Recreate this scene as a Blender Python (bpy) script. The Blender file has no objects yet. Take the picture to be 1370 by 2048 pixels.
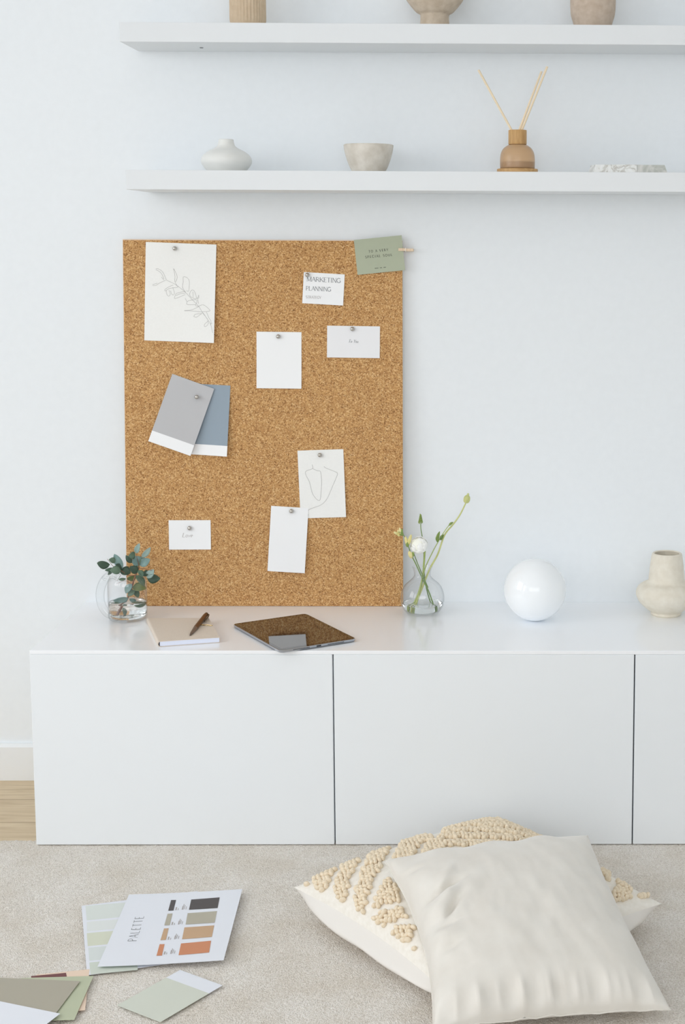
import bpy, math, random
from mathutils import Vector, Matrix, noise
random.seed(7)
S = bpy.context.scene
COL = S.collection
PI = math.pi
# ------------------------------------------------------------------ camera (solved from the photograph's straight lines)
CX, CD, CZ = 0.33642, 3.30194, 1.21289
YAW, PITCH, ROLL = 0.0131776, 0.1230296, 0.0042084
F, PX, PY = 2995.95, 1045.216, 849.70
fw = Vector((math.sin(YAW) * math.cos(PITCH), math.cos(YAW) * math.cos(PITCH), -math.sin(PITCH)))
r0 = Vector((math.cos(YAW), -math.sin(YAW), 0)); u0 = r0.cross(fw)
rt = r0 * math.cos(ROLL) + u0 * math.sin(ROLL); up = -r0 * math.sin(ROLL) + u0 * math.cos(ROLL)
EYE = Vector((CX, -CD, CZ))
def ray(px, py): return rt * ((px - PX) / F) - up * ((py - PY) / F) + fw
def at_y(px, py, y): d = ray(px, py); return EYE + d * ((y - EYE.y) / d.y)
def at_z(px, py, z): d = ray(px, py); return EYE + d * ((z - EYE.z) / d.z)
def on_plane(px, py, o, n): d = ray(px, py); return EYE + d * ((o - EYE).dot(n) / d.dot(n))
def mpp(p): return (Vector(p) - EYE).dot(fw) / F          # metres per pixel at a point
cam = bpy.data.cameras.new('camera'); co = bpy.data.objects.new('camera', cam); COL.objects.link(co); S.camera = co
co.matrix_world = Matrix(((rt.x, up.x, -fw.x, EYE.x), (rt.y, up.y, -fw.y, EYE.y), (rt.z, up.z, -fw.z, EYE.z), (0, 0, 0, 1)))
cam.sensor_fit = 'VERTICAL'; cam.sensor_height = 36; cam.lens = F / 2048 * 36
cam.shift_x = (685 - PX) / 2048; cam.shift_y = (PY - 1024) / 2048; cam.clip_start = .05
# ------------------------------------------------------------------ materials
def srgb(c):
    return tuple((x / 255 / 12.92 if x / 255 <= .04045 else ((x / 255 + .055) / 1.055) ** 2.4) for x in c)
def mat(name, rgb, rough=.6, metal=0, **k):
    m = bpy.data.materials.new(name); m.use_nodes = True
    b = m.node_tree.nodes['Principled BSDF']
    b.inputs['Base Color'].default_value = (*srgb(rgb), 1); b.inputs['Roughness'].default_value = rough; b.inputs['Metallic'].default_value = metal
    for kk, v in k.items(): b.inputs[kk.replace('_', ' ')].default_value = v
    return m
def nd(m, t, **k):
    n = m.node_tree.nodes.new(t)
    for kk, v in k.items():
        if hasattr(n, kk): setattr(n, kk, v)
        else: n.inputs[kk.replace('_', ' ')].default_value = v
    return n
def lk(m, a, b): m.node_tree.links.new(a, b)
def coords(m): return nd(m, 'ShaderNodeTexCoord').outputs['Object']
def ramp(m, src, stops):
    r = nd(m, 'ShaderNodeValToRGB'); e = r.color_ramp.elements
    while len(e) < len(stops): e.new(.5)
    for i, (p, c) in enumerate(stops): e[i].position = p; e[i].color = (*srgb(c), 1)
    lk(m, src, r.inputs[0]); return r.outputs[0]
def base(m, out): lk(m, out, m.node_tree.nodes['Principled BSDF'].inputs['Base Color'])
def bump(m, src, strength, dist):
    b = nd(m, 'ShaderNodeBump', Strength=strength, Distance=dist); lk(m, src, b.inputs['Height'])
    lk(m, b.outputs[0], m.node_tree.nodes['Principled BSDF'].inputs['Normal'])
def mottled(name, a, b, scale, rough=.6, bs=0, bd=.001, **k):
    m = mat(name, a, rough, **k); c = coords(m)
    n = nd(m, 'ShaderNodeTexNoise', Scale=scale, Detail=5.0); lk(m, c, n.inputs['Vector'])
    base(m, ramp(m, n.outputs['Fac'], [(.3, a), (.7, b)]))
    if bs: bump(m, n.outputs['Fac'], bs, bd)
    return m
M = {}
M['wall'] = mottled('wall_paint', (237, 241, 244), (235, 239, 242), 60, .75, .15, .0006)
M['ceiling'] = mat('ceiling_paint', (248, 249, 250), .8)
M['base'] = mat('baseboard_paint', (236, 239, 241), .4)
M['lacquer'] = mat('white_lacquer', (235, 239, 242), .32)
M['top'] = mat('white_gloss_top', (247, 249, 252), .16, IOR=1.75)
M['gap'] = mat('door_gap_shade', (120, 120, 120), .6)  # carcass painted grey so the gaps between doors look shaded
M['shelf'] = mat('shelf_foil', (227, 230, 232), .35)
M['screw'] = mat('screw_steel', (150, 152, 155), .3, 1)
# cork
m = M['cork'] = mat('cork', (190, 145, 95), .85); c = coords(m)
v = nd(m, 'ShaderNodeTexVoronoi', Scale=500.0); lk(m, c, v.inputs['Vector'])
sx = nd(m, 'ShaderNodeSeparateColor'); lk(m, v.outputs['Color'], sx.inputs[0])
c1 = ramp(m, sx.outputs[0], [(0, (140, 96, 54)), (.14, (178, 130, 78)), (.4, (198, 150, 94)), (.75, (209, 164, 108)), (.97, (230, 194, 142))])
n2 = nd(m, 'ShaderNodeTexNoise', Scale=90.0, Detail=3.0); lk(m, c, n2.inputs['Vector'])
c2 = ramp(m, n2.outputs['Fac'], [(.3, (222, 216, 210)), (.7, (255, 255, 255))])
mx = nd(m, 'ShaderNodeMix', data_type='RGBA', blend_type='MULTIPLY'); mx.inputs[0].default_value = .55
lk(m, c1, mx.inputs[6]); lk(m, c2, mx.inputs[7])
v2 = nd(m, 'ShaderNodeTexVoronoi', Scale=130.0); lk(m, c, v2.inputs['Vector'])
c3 = ramp(m, v2.outputs['Distance'], [(.0, (105, 75, 50)), (.10, (120, 90, 60)), (.17, (255, 255, 255))])
mx2 = nd(m, 'ShaderNodeMix', data_type='RGBA', blend_type='MULTIPLY'); mx2.inputs[0].default_value = .75
lk(m, mx.outputs[2], mx2.inputs[6]); lk(m, c3, mx2.inputs[7]); base(m, mx2.outputs[2])
bump(m, v.outputs['Distance'], .2, .0008)
M['cork_edge'] = mat('board_edge_highlight', (238, 226, 212), .7)  # pale tone painting the bright line on the board edge
# wood floor
m = M['oak'] = mat('oak_floor', (205, 185, 155), .45); c = coords(m)
mp = nd(m, 'ShaderNodeMapping'); mp.inputs['Scale'].default_value = (5, 60, 60); lk(m, c, mp.inputs[0])
n = nd(m, 'ShaderNodeTexNoise', Scale=1.2, Detail=8.0, Distortion=.8); lk(m, mp.outputs[0], n.inputs['Vector'])
c1 = ramp(m, n.outputs['Fac'], [(.25, (194, 171, 138)), (.5, (215, 194, 162)), (.75, (228, 210, 181))])
br = nd(m, 'ShaderNodeTexBrick', Scale=1.0, Mortar_Size=.0012); br.inputs['Brick Width'].default_value = .9; br.inputs['Row Height'].default_value = .13
br.inputs['Color1'].default_value = (1, 1, 1, 1); br.inputs['Color2'].default_value = (.86, .84, .80, 1); br.inputs['Mortar'].default_value = (.4, .33, .25, 1)
lk(m, c, br.inputs['Vector'])
mx = nd(m, 'ShaderNodeMix', data_type='RGBA', blend_type='MULTIPLY'); mx.inputs[0].default_value = 1
lk(m, c1, mx.inputs[6]); lk(m, br.outputs['Color'], mx.inputs[7]); base(m, mx.outputs[2])
# carpet
m = M['carpet'] = mat('carpet_wool', (224, 221, 214), .95); c = coords(m)
n = nd(m, 'ShaderNodeTexNoise', Scale=420.0, Detail=2.0); lk(m, c, n.inputs['Vector'])
n2 = nd(m, 'ShaderNodeTexNoise', Scale=9.0, Detail=4.0); lk(m, c, n2.inputs['Vector'])
c1 = ramp(m, n.outputs['Fac'], [(.3, (212, 204, 193)), (.5, (236, 230, 222)), (.7, (250, 246, 241))])
c2 = ramp(m, n2.outputs['Fac'], [(.35, (240, 236, 230)), (.65, (255, 255, 255))])
mx = nd(m, 'ShaderNodeMix', data_type='RGBA', blend_type='MULTIPLY'); mx.inputs[0].default_value = .8
lk(m, c1, mx.inputs[6]); lk(m, c2, mx.inputs[7]); base(m, mx.outputs[2]); bump(m, n.outputs['Fac'], .9, .004)
M['paper_floor'] = mat('floor_paper_shaded', (228, 231, 238), .7)  # white paper, dimness of lying face up put into its colour
M['paper'] = mat('white_paper', (246, 247, 248), .7)
M['paper_cream'] = mottled('sketch_paper', (245, 245, 242), (242, 242, 239), 300, .8)
M['card_grey_white'] = mat('cool_white_card', (238, 238, 240), .6)
M['pencil'] = mat('pencil_line', (168, 166, 164), .8)
M['ink'] = mat('printed_ink', (120, 122, 128), .7)
M['ink_light'] = mat('light_ink', (172, 165, 162), .7)
M['ink_dark'] = mat('dark_ink', (70, 72, 68), .7)
M['sw_grey'] = mat('swatch_grey', (188, 188, 190), .5)
M['sw_blue'] = mat('swatch_blue_grey', (145, 160, 173), .5)
M['green_card'] = mat('sage_green_card', (176, 183, 160), .75)
M['steel'] = mat('pin_steel', (196, 192, 186), .18, 1)
def wood(name, a, b, scale=(8, 8, 60)):
    m = mat(name, a, .5); c = coords(m); mp = nd(m, 'ShaderNodeMapping'); mp.inputs['Scale'].default_value = scale; lk(m, c, mp.inputs[0])
    n = nd(m, 'ShaderNodeTexNoise', Scale=4.0, Detail=6.0, Distortion=.6); lk(m, mp.outputs[0], n.inputs['Vector'])
    base(m, ramp(m, n.outputs['Fac'], [(.3, a), (.7, b)])); return m
M['peg'] = wood('peg_wood', (218, 190, 158), (236, 214, 186), (60, 8, 8))
M['oakcap'] = wood('oak_cap', (180, 136, 82), (208, 168, 112), (60, 60, 6))
M['oakdisc'] = wood('oak_disc', (186, 142, 88), (210, 170, 116), (10, 60, 60))
M['reed'] = mat('reed', (240, 222, 192), .7)
M['amber'] = mat('frosted_amber_glass', (240, 200, 154), .32)
M['amber'].node_tree.nodes['Principled BSDF'].inputs['Transmission Weight'].default_value = .6
M['amber_liquid'] = mat('amber_liquid', (216, 168, 118), .3)
M['amber_liquid'].node_tree.nodes['Principled BSDF'].inputs['Transmission Weight'].default_value = .3
M['sand'] = mottled('sand_ceramic', (208, 188, 162), (198, 176, 148), 90, .8, .2)
M['stone'] = mottled('rough_stoneware', (210, 196, 178), (192, 176, 156), 70, .9, .5, .002)
M['stone2'] = mottled('brown_stoneware', (202, 186, 170), (186, 168, 150), 80, .9, .5, .002)
M['whitecer'] = mottled('matt_white_ceramic', (232, 232, 228), (228, 228, 224), 30, .45)
M['bowl'] = mottled('speckled_bowl', (228, 222, 212), (205, 197, 184), 45, .85, .3)
M['cream'] = mottled('cream_ceramic', (232, 226, 212), (222, 214, 198), 60, .75, .3)
M['opal'] = mat('opal_glass', (248, 251, 253), .04)
m = M['marble'] = mat('marble', (225, 225, 222), .35); c = coords(m)
n = nd(m, 'ShaderNodeTexNoise', Scale=28.0, Detail=8.0, Distortion=2.5); lk(m, c, n.inputs['Vector'])
base(m, ramp(m, n.outputs['Fac'], [(.35, (240, 240, 238)), (.5, (232, 232, 228)), (.58, (190, 186, 178)), (.64, (234, 234, 230))]))
m = M['marble2'] = mat('grey_marble', (200, 200, 195), .35); c = coords(m)
n = nd(m, 'ShaderNodeTexNoise', Scale=36.0, Detail=8.0, Distortion=2.0); lk(m, c, n.inputs['Vector'])
base(m, ramp(m, n.outputs['Fac'], [(.35, (214, 212, 206)), (.5, (196, 197, 190)), (.6, (178, 180, 172)), (.7, (208, 206, 200))]))
def thin_glass(name, tint=(1, 1, 1), edge=(.88, .905, .92)):
    m = bpy.data.materials.new(name); m.use_nodes = True; t = m.node_tree; t.nodes.clear()
    o = t.nodes.new('ShaderNodeOutputMaterial'); tr = t.nodes.new('ShaderNodeBsdfTransparent'); gl = t.nodes.new('ShaderNodeBsdfGlossy')
    gl.inputs['Roughness'].default_value = .02
    lw = t.nodes.new('ShaderNodeLayerWeight'); lw.inputs['Blend'].default_value = .5
    pw = t.nodes.new('ShaderNodeMath'); pw.operation = 'POWER'; pw.inputs[1].default_value = 5; t.links.new(lw.outputs['Facing'], pw.inputs[0])
    ad = t.nodes.new('ShaderNodeMath'); ad.operation = 'MULTIPLY_ADD'; ad.inputs[1].default_value = .6; ad.inputs[2].default_value = .035; t.links.new(pw.outputs[0], ad.inputs[0])
    p3 = t.nodes.new('ShaderNodeMath'); p3.operation = 'POWER'; p3.inputs[1].default_value = 4; t.links.new(lw.outputs['Facing'], p3.inputs[0])
    r = t.nodes.new('ShaderNodeMix'); r.data_type = 'RGBA'; r.inputs[6].default_value = (*tint, 1); r.inputs[7].default_value = (*edge, 1)
    t.links.new(p3.outputs[0], r.inputs[0]); t.links.new(r.outputs[2], tr.inputs[0])
    mx = t.nodes.new('ShaderNodeMixShader'); t.links.new(ad.outputs[0], mx.inputs[0]); t.links.new(tr.outputs[0], mx.inputs[1]); t.links.new(gl.outputs[0], mx.inputs[2])
    t.links.new(mx.outputs[0], o.inputs[0]); return m
M['glass'] = thin_glass('clear_blown_glass')
M['thick_glass'] = thin_glass('thick_clear_glass', (.985, .99, .99), (.55, .6, .62))
M['water'] = mat('water', (250, 253, 252), 0, IOR=1.33); M['water'].node_tree.nodes['Principled BSDF'].inputs['Transmission Weight'].default_value = 1
def leafmat(name, a, b):
    m = mottled(name, a, b, 60, .5); return m
M['leaf_dark'] = leafmat('leaf_dark', (52, 74, 60), (70, 92, 74))
M['leaf_mid'] = leafmat('leaf_mid', (84, 110, 92), (104, 128, 106))
M['leaf_blue'] = leafmat('leaf_blue', (108, 138, 134), (132, 160, 156))
M['leaf_pale'] = leafmat('leaf_pale', (140, 166, 160), (164, 186, 178))
M['leaf_olive'] = leafmat('leaf_olive', (104, 120, 74), (130, 142, 92))
M['bark'] = leafmat('twig_bark', (120, 76, 58), (150, 104, 80))
M['stem'] = leafmat('flower_stem', (152, 172, 92), (182, 196, 124))
M['stem_pale'] = leafmat('pale_stem', (186, 194, 120), (208, 210, 144))
M['stem_dark'] = leafmat('dark_stem', (104, 132, 72), (130, 156, 88))
M['bud_green'] = leafmat('bud_green', (112, 138, 66), (150, 168, 88))
M['bud_yellow'] = leafmat('bud_yellow', (214, 208, 120), (240, 226, 176))
M['petal'] = mat('white_petal', (253, 253, 249), .6); M['petal'].node_tree.nodes['Principled BSDF'].inputs['Subsurface Weight'].default_value = .15
M['petal'].node_tree.nodes['Principled BSDF'].inputs['Subsurface Radius'].default_value = (.003, .003, .003)
M['petal_c'] = mat('cream_petal', (251, 251, 240), .6)
M['book'] = mottled('linen_cover', (222, 210, 196), (216, 203, 188), 500, .75, .2, .0004)
M['spine'] = mat('dark_spine_lining', (92, 82, 76), .7)
M['pages'] = mat('page_block', (226, 231, 246), .8)
M['pen'] = mat('bronze_pen', (112, 78, 48), .32, .75)
M['pen_grip'] = mat('gunmetal_pen_grip', (128, 118, 112), .28, .8)
M['pen_black'] = mat('black_pen_clip', (26, 24, 24), .25)
M['gold'] = mat('gold_wire', (214, 190, 140), .25, 1)
M['alu'] = mat('aluminium', (186, 190, 198), .3, .9)
M['bezel'] = mat('tablet_glass_bezel', (10, 9, 9), .03); M['screen'] = mat('tablet_screen', (24, 22, 21), .03)
for k, v in (('bezel', 1.8), ('screen', 2.6)): M[k].node_tree.nodes['Principled BSDF'].inputs['IOR'].default_value = v
M['port'] = mat('dark_port', (40, 40, 44), .5)
M['satin'] = mottled('satin_cotton', (226, 222, 214), (220, 215, 206), 25, .5, Sheen_Weight=.3)
M['canvas'] = mottled('cotton_canvas', (240, 236, 228), (232, 227, 217), 120, .85, .3, .0006)
M['back_cloth'] = mat('white_back_cloth', (230, 226, 220), .75)
M['yarn'] = mottled('tufted_yarn', (240, 227, 204), (226, 209, 182), 300, .95, .3, .001)
# ------------------------------------------------------------------ mesh helpers
ORG = {}
class MB:
    def __init__(s): s.v = []; s.f = []; s.m = []; s.uv = None
    def add(s, vs, fs, mi=0):
        o = len(s.v); s.v += [tuple(v) for v in vs]; s.f += [tuple(i + o for i in f) for f in fs]; s.m += [mi] * len(fs)
    def box(s, a, b, mi=0, bev=0):
        (x0, y0, z0), (x1, y1, z1) = a, b
        if bev:
            e = bev; vs = []; fs = []
            # chamfered box: 24 verts
            P = {}
            for ix, X in ((0, x0), (1, x1)):
                for iy, Y in ((0, y0), (1, y1)):
                    for iz, Z in ((0, z0), (1, z1)):
                        sx, sy, sz = (1 - 2 * ix) * e, (1 - 2 * iy) * e, (1 - 2 * iz) * e
                        for ax, p in ((0, (X, Y + sy, Z + sz)), (1, (X + sx, Y, Z + sz)), (2, (X + sx, Y + sy, Z))):
                            P[(ix, iy, iz, ax)] = len(vs); vs.append(p)
            q = lambda *k: fs.append([P[i] for i in k])
            for i in (0, 1):
                q((i, 0, 0, 0), (i, 1, 0, 0), (i, 1, 1, 0), (i, 0, 1, 0)); q((0, i, 0, 1), (1, i, 0, 1), (1, i, 1, 1), (0, i, 1, 1)); q((0, 0, i, 2), (1, 0, i, 2), (1, 1, i, 2), (0, 1, i, 2))
                for j in (0, 1):
                    q((i, j, 0, 0), (i, j, 1, 0), (i, j, 1, 1), (i, j, 0, 1)); q((i, 0, j, 0), (i, 1, j, 0), (i, 1, j, 2), (i, 0, j, 2)); q((0, i, j, 1), (1, i, j, 1), (1, i, j, 2), (0, i, j, 2))
            for i in (0, 1):
                for j in (0, 1):
                    for k in (0, 1): q((i, j, k, 0), (i, j, k, 1), (i, j, k, 2))
            s.add(vs, fs, mi); return
        s.add([(x0, y0, z0), (x1, y0, z0), (x1, y1, z0), (x0, y1, z0), (x0, y0, z1), (x1, y0, z1), (x1, y1, z1), (x0, y1, z1)],
              [(0, 3, 2, 1), (4, 5, 6, 7), (0, 1, 5, 4), (1, 2, 6, 5), (2, 3, 7, 6), (3, 0, 4, 7)], mi)
    def lathe(s, c, prof, seg=48, mi=0, fn=None, squash=1):
        n = len(prof); vs = []; fs = []
        for r, z in prof:
            for k in range(seg):
                a = 2 * PI * k / seg; rr = fn(r, z, a) if fn else r
                vs.append((c[0] + rr * math.cos(a), c[1] + rr * math.sin(a) * squash, c[2] + z))
        for i in range(n - 1):
            for k in range(seg): k2 = (k + 1) % seg; fs.append((i * seg + k, i * seg + k2, (i + 1) * seg + k2, (i + 1) * seg + k))
        if prof[0][0] > 1e-6: fs.append(tuple(range(seg))[::-1])
        if prof[-1][0] > 1e-6 and prof[-1] is not prof[0]: fs.append(tuple((n - 1) * seg + k for k in range(seg)))
        s.add(vs, fs, mi)
    def tube(s, pts, rad, seg=10, mi=0, cap=True, flat=1):
        pts = [Vector(p) for p in pts]; n = len(pts)
        rad = rad if isinstance(rad, (list, tuple)) else [rad] * n
        t0 = (pts[1] - pts[0]).normalized(); nrm = t0.orthogonal().normalized(); vs = []; fs = []
        for i in range(n):
            t = (pts[min(i + 1, n - 1)] - pts[max(i - 1, 0)]).normalized()
            nrm = (nrm - t * nrm.dot(t)).normalized(); b = t.cross(nrm)
            for k in range(seg):
                a = 2 * PI * k / seg; vs.append(pts[i] + (nrm * math.cos(a) + b * math.sin(a) * flat) * rad[i])
        for i in range(n - 1):
            for k in range(seg): k2 = (k + 1) % seg; fs.append((i * seg + k, i * seg + k2, (i + 1) * seg + k2, (i + 1) * seg + k))
        if cap: fs.append(tuple(range(seg))[::-1]); fs.append(tuple((n - 1) * seg + k for k in range(seg)))
        s.add(vs, fs, mi)
    def ball(s, c, r, nu=16, nv=10, mi=0, ax=None, q=None):
        r = r if isinstance(r, (list, tuple)) else (r, r, r); vs = []; fs = []
        for j in range(1, nv):
            th = PI * j / nv
            for i in range(nu):
                ph = 2 * PI * i / nu; p = Vector((math.sin(th) * math.cos(ph) * r[0], math.sin(th) * math.sin(ph) * r[1], math.cos(th) * r[2]))
                if q: p = q @ p
                vs.append(Vector(c) + p)
        for z in (r[2], -r[2]):
            p = Vector((0, 0, z)); p = q @ p if q else p; vs.append(Vector(c) + p)
        for j in range(nv - 2):
            for i in range(nu): i2 = (i + 1) % nu; fs.append((j * nu + i, j * nu + i2, (j + 1) * nu + i2, (j + 1) * nu + i)[::-1])
        T = len(vs) - 2
        for i in range(nu): i2 = (i + 1) % nu; fs.append((T, i, i2)); fs.append((T + 1, (nv - 2) * nu + i2, (nv - 2) * nu + i))
        s.add(vs, fs, mi)
    def build(s, name, mats, parent=None, loc=None, smooth=True, angle=40):
        o = ORG.get(parent.as_pointer(), Vector((0, 0, 0))) if parent else Vector(loc or (0, 0, 0))
        me = bpy.data.meshes.new(name); me.from_pydata([tuple(Vector(v) - o) for v in s.v], [], s.f)
        for mm in (mats if isinstance(mats, (list, tuple)) else [mats]): me.materials.append(M[mm])
        for p, mi in zip(me.polygons, s.m): p.material_index = mi; p.use_smooth = smooth
        me.validate(); me.update()
        if smooth and angle: me.set_sharp_from_angle(angle=math.radians(angle))
        ob = bpy.data.objects.new(name, me); COL.objects.link(ob)
        if parent: ob.parent = parent
        else: ob.location = o
        ORG[ob.as_pointer()] = o
        return ob
def tag(o, label, cat, group=None):
    o['label'] = label; o['category'] = cat
    if group: o['group'] = group
    return o
def thing(name, label, cat, loc, group=None):
    o = bpy.data.objects.new(name, None); COL.objects.link(o); o.location = loc; o.empty_display_size = .02
    ORG[o.as_pointer()] = Vector(loc); return tag(o, label, cat, group)
def struct(name, mb, m, **k):
    o = mb.build(name, m, **k); o['kind'] = 'structure'; return o
def catmull(pts, n=6):
    pts = [Vector(p) for p in pts]; P = [pts[0] * 2 - pts[1]] + pts + [pts[-1] * 2 - pts[-2]]; out = []
    for i in range(1, len(P) - 2):
        for k in range(n):
            t = k / n; a, b, c, d = P[i - 1:i + 3]
            out.append(.5 * ((2 * b) + (c - a) * t + (2 * a - 5 * b + 4 * c - d) * t * t + (3 * b - a - 3 * c + d) * t ** 3))
    out.append(pts[-1]); return out
# ------------------------------------------------------------------ room
ZF = -.010; XL, XR, YB, ZC = -2.3, 3.2, -5.0, 2.62
b = MB(); b.box((XL - .2, YB - .2, ZF - .1), (XR + .2, .2, ZF)); struct('floor', b, 'oak', smooth=False)
b = MB(); b.box((XL - .2, YB - .2, ZC), (XR + .2, .2, ZC + .1)); struct('ceiling', b, 'ceiling', smooth=False)
b = MB(); b.box((XL - .2, 0, ZF), (XR + .2, .15, ZC)); struct('wall_back', b, 'wall', smooth=False)
def wall_with_openings(name, axis, p0, p1, a0, a1, openings):
    b = MB()
    def seg(u0, u1, z0, z1):
        if u1 - u0 < 1e-4 or z1 - z0 < 1e-4: return
        b.box((p0, u0, z0), (p1, u1, z1)) if axis == 'x' else b.box((u0, p0, z0), (u1, p1, z1))
    cur = a0
    for u0, u1, z0, z1 in sorted(openings): seg(cur, u0, ZF, ZC); seg(u0, u1, ZF, z0); seg(u0, u1, z1, ZC); cur = u1
    seg(cur, a1, ZF, ZC); return struct(name, b, 'wall', smooth=False)
WIN = {'left': [(-2.35, -.95, .6, 2.4), (-4.4, -2.75, .6, 2.4)], 'front': [(-1.8, 1.8, .7, 2.4)]}
wall_with_openings('wall_left', 'x', XL - .15, XL, YB - .2, 0, WIN['left'])
wall_with_openings('wall_front', 'y', YB - .15, YB, XL, XR, WIN['front'])
b = MB(); b.box((XR, YB - .2, ZF), (XR + .15, 0, ZC)); struct('wall_right', b, 'wall', smooth=False)
def window(n, axis, p, u0, u1, z0, z1):
    b = MB(); t = .05; um = (u0 + u1) / 2
    for a, c, d, e in ((u0, u0 + t, z0, z1), (u1 - t, u1, z0, z1), (u0, u1, z0, z0 + t), (u0, u1, z1 - t, z1), (um - t / 2, um + t / 2, z0, z1)):
        b.box((p - .1, a, d), (p - .04, c, e)) if axis == 'x' else b.box((a, p - .1, d), (c, p - .04, e))
    struct('window_%d' % n, b, 'base', smooth=False)
k = 1
for w in WIN['left']: window(k, 'x', XL, *w); k += 1
for w in WIN['front']: window(k, 'y', YB, *w); k += 1
b = MB(); b.box((XL, -.014, ZF), (XR, 0, .068), bev=0)
b.add([(XL, -.014, .068), (XR, -.014, .068), (XR, -.008, .0747), (XL, -.008, .0747), (XL, 0, .0747), (XR, 0, .0747)], [(0, 1, 2, 3), (3, 2, 5, 4)])
struct('baseboard_back', b, 'base', smooth=False)
# daylight through the window openings
def area(name, loc, rot, sx, sy, e, col):
    l = bpy.data.lights.new(name, 'AREA'); l.shape = 'RECTANGLE'; l.size = sx; l.size_y = sy; l.energy = e; l.color = col
    o = bpy.data.objects.new(name, l); COL.objects.link(o); o.location = loc; o.rotation_euler = rot; o['kind'] = 'helper'
EL, EF = 66, 134
DAY = (.98, .984, .997)
for u0, u1, z0, z1 in WIN['left']: area('daylight', (XL - .75, (u0 + u1) / 2, (z0 + z1) / 2 + .45), (0, -PI / 2 + .42, 0), z1 - z0 + .5, u1 - u0 + .5, EL * (u1 - u0), DAY)
for u0, u1, z0, z1 in WIN['front']: area('daylight', ((u0 + u1) / 2, YB - .75, (z0 + z1) / 2 + .45), (PI / 2 - .42, 0, 0), u1 - u0 + .5, z1 - z0 + .5, EF, DAY)
w = bpy.data.worlds.new('sky'); S.world = w; w.use_nodes = True
w.node_tree.nodes['Background'].inputs[0].default_value = (.9, .95, 1, 1); w.node_tree.nodes['Background'].inputs[1].default_value = 1.0
# ------------------------------------------------------------------ carpet
def carpet():
    b = MB()
    x0, x1, y1, y0 = -2.25, 3.1, -.377, -4.9
    def axis(lo, hi, f0, f1, fine, coarse):
        out = []; v = lo
        while v < hi - 1e-6: out.append(v); v += fine if f0 <= v < f1 else coarse
        out.append(hi); return out
    xs = axis(x0, x1, -.80, .90, .0034, .05); ys = axis(y0, y1, -1.22, 0, .0034, .05)
    nx, ny = len(xs), len(ys); vs = []
    for j, y in enumerate(ys):
        for i, x in enumerate(xs):
            fine = -.80 <= x < .90 and y > -1.22
            h = 0
            if fine:
                h = noise.noise((x * 190, y * 190, 3)) * .0016 + noise.noise((x * 420, y * 420, 9)) * .0010 - .0012
                if y > -.41: h = min(h, 0)
            vs.append((x, y + (noise.noise((x * 150, 0, 1)) * .0015 if j == ny - 1 else 0), h))
    fs = [(j * nx + i, j * nx + i + 1, (j + 1) * nx + i + 1, (j + 1) * nx + i) for j in range(ny - 1) for i in range(nx - 1)]
    b.add(vs, fs)
    o = len(b.v); e = [vs[(ny - 1) * nx + i] for i in range(nx)]
    b.v += [(p[0], p[1], ZF) for p in e]; top = (ny - 1) * nx
    b.f += [(top + i, top + i + 1, o + i + 1, o + i) for i in range(nx - 1)]; b.m += [0] * (nx - 1)
    b.add([(x0, y0, ZF), (x1, y0, ZF), (x1, y0, -.001), (x0, y0, -.001), (x0, y1, ZF), (x0, y1, -.001), (x1, y1, ZF), (x1, y1, -.001)],
          [(0, 1, 2, 3), (4, 0, 3, 5), (1, 6, 7, 2)])
    return tag(b.build('carpet', 'carpet', loc=(0, -1, ZF), angle=0), 'pale beige low pile carpet spread in front of the white cabinets', 'carpet')
carpet()
# ------------------------------------------------------------------ cabinets
YD = -.4035; ZT = .402
labs = ['white handleless cabinet under the corkboard, leftmost in the row', 'white handleless cabinet in the middle, behind the cushions', 'white handleless cabinet cut off by the right edge of the photo']
for i in range(3):
    x = -.6 + .6 * i
    t = thing('sideboard_cabinet', labs[i], 'cabinet', (x + .3, -.21, 0), 'white cabinets in a row along the wall')
    b = MB(); b.box((x + .0005, YD + .020, 0.001), (x + .5995, -.016, .3935)); b.build('body', 'gap' if i else 'lacquer', t, smooth=False)
    b = MB(); b.box((x + (.0 if i == 0 else .0013), YD, .0005), (x + .5987, YD + .018, .3938), bev=.0012); d = b.build('door', 'lacquer', t, smooth=False)
b = MB(); b.box((-.600, YD, .3942), (1.200, -.0005, ZT), bev=.0008)
tag(b.build('cabinet_top', 'top', loc=(.3, -.2, .394), smooth=False), 'long glossy white top panel lying across all the white cabinets', 'worktop')
# ------------------------------------------------------------------ shelves
def shelf(label, x0, d, zt):
    t = thing('floating_shelf', label, 'shelf', (x0 + .9, 0, zt - .0395), 'white floating wall shelves')
    b = MB(); b.box((x0, -d, zt - .0395), (x0 + 1.9, -.0005, zt), bev=.0006); b.build('board', 'shelf', t, smooth=False); return t
ZU, ZL_, DU, DL = 1.6507, 1.3509, .155, .195
t = shelf('upper white floating shelf holding the beige pots', -.4494, DU, ZU)
p = at_z(403, 95, ZU - .0395); b = MB(); b.lathe((p.x, p.y, ZU - .0412), [(.0, 0), (.003, 0), (.0045, .0018)], 16); b.build('screw', 'screw', t)
shelf('lower white floating shelf with the reed diffuser and marble', -.4347, DL, ZL_)
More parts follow.
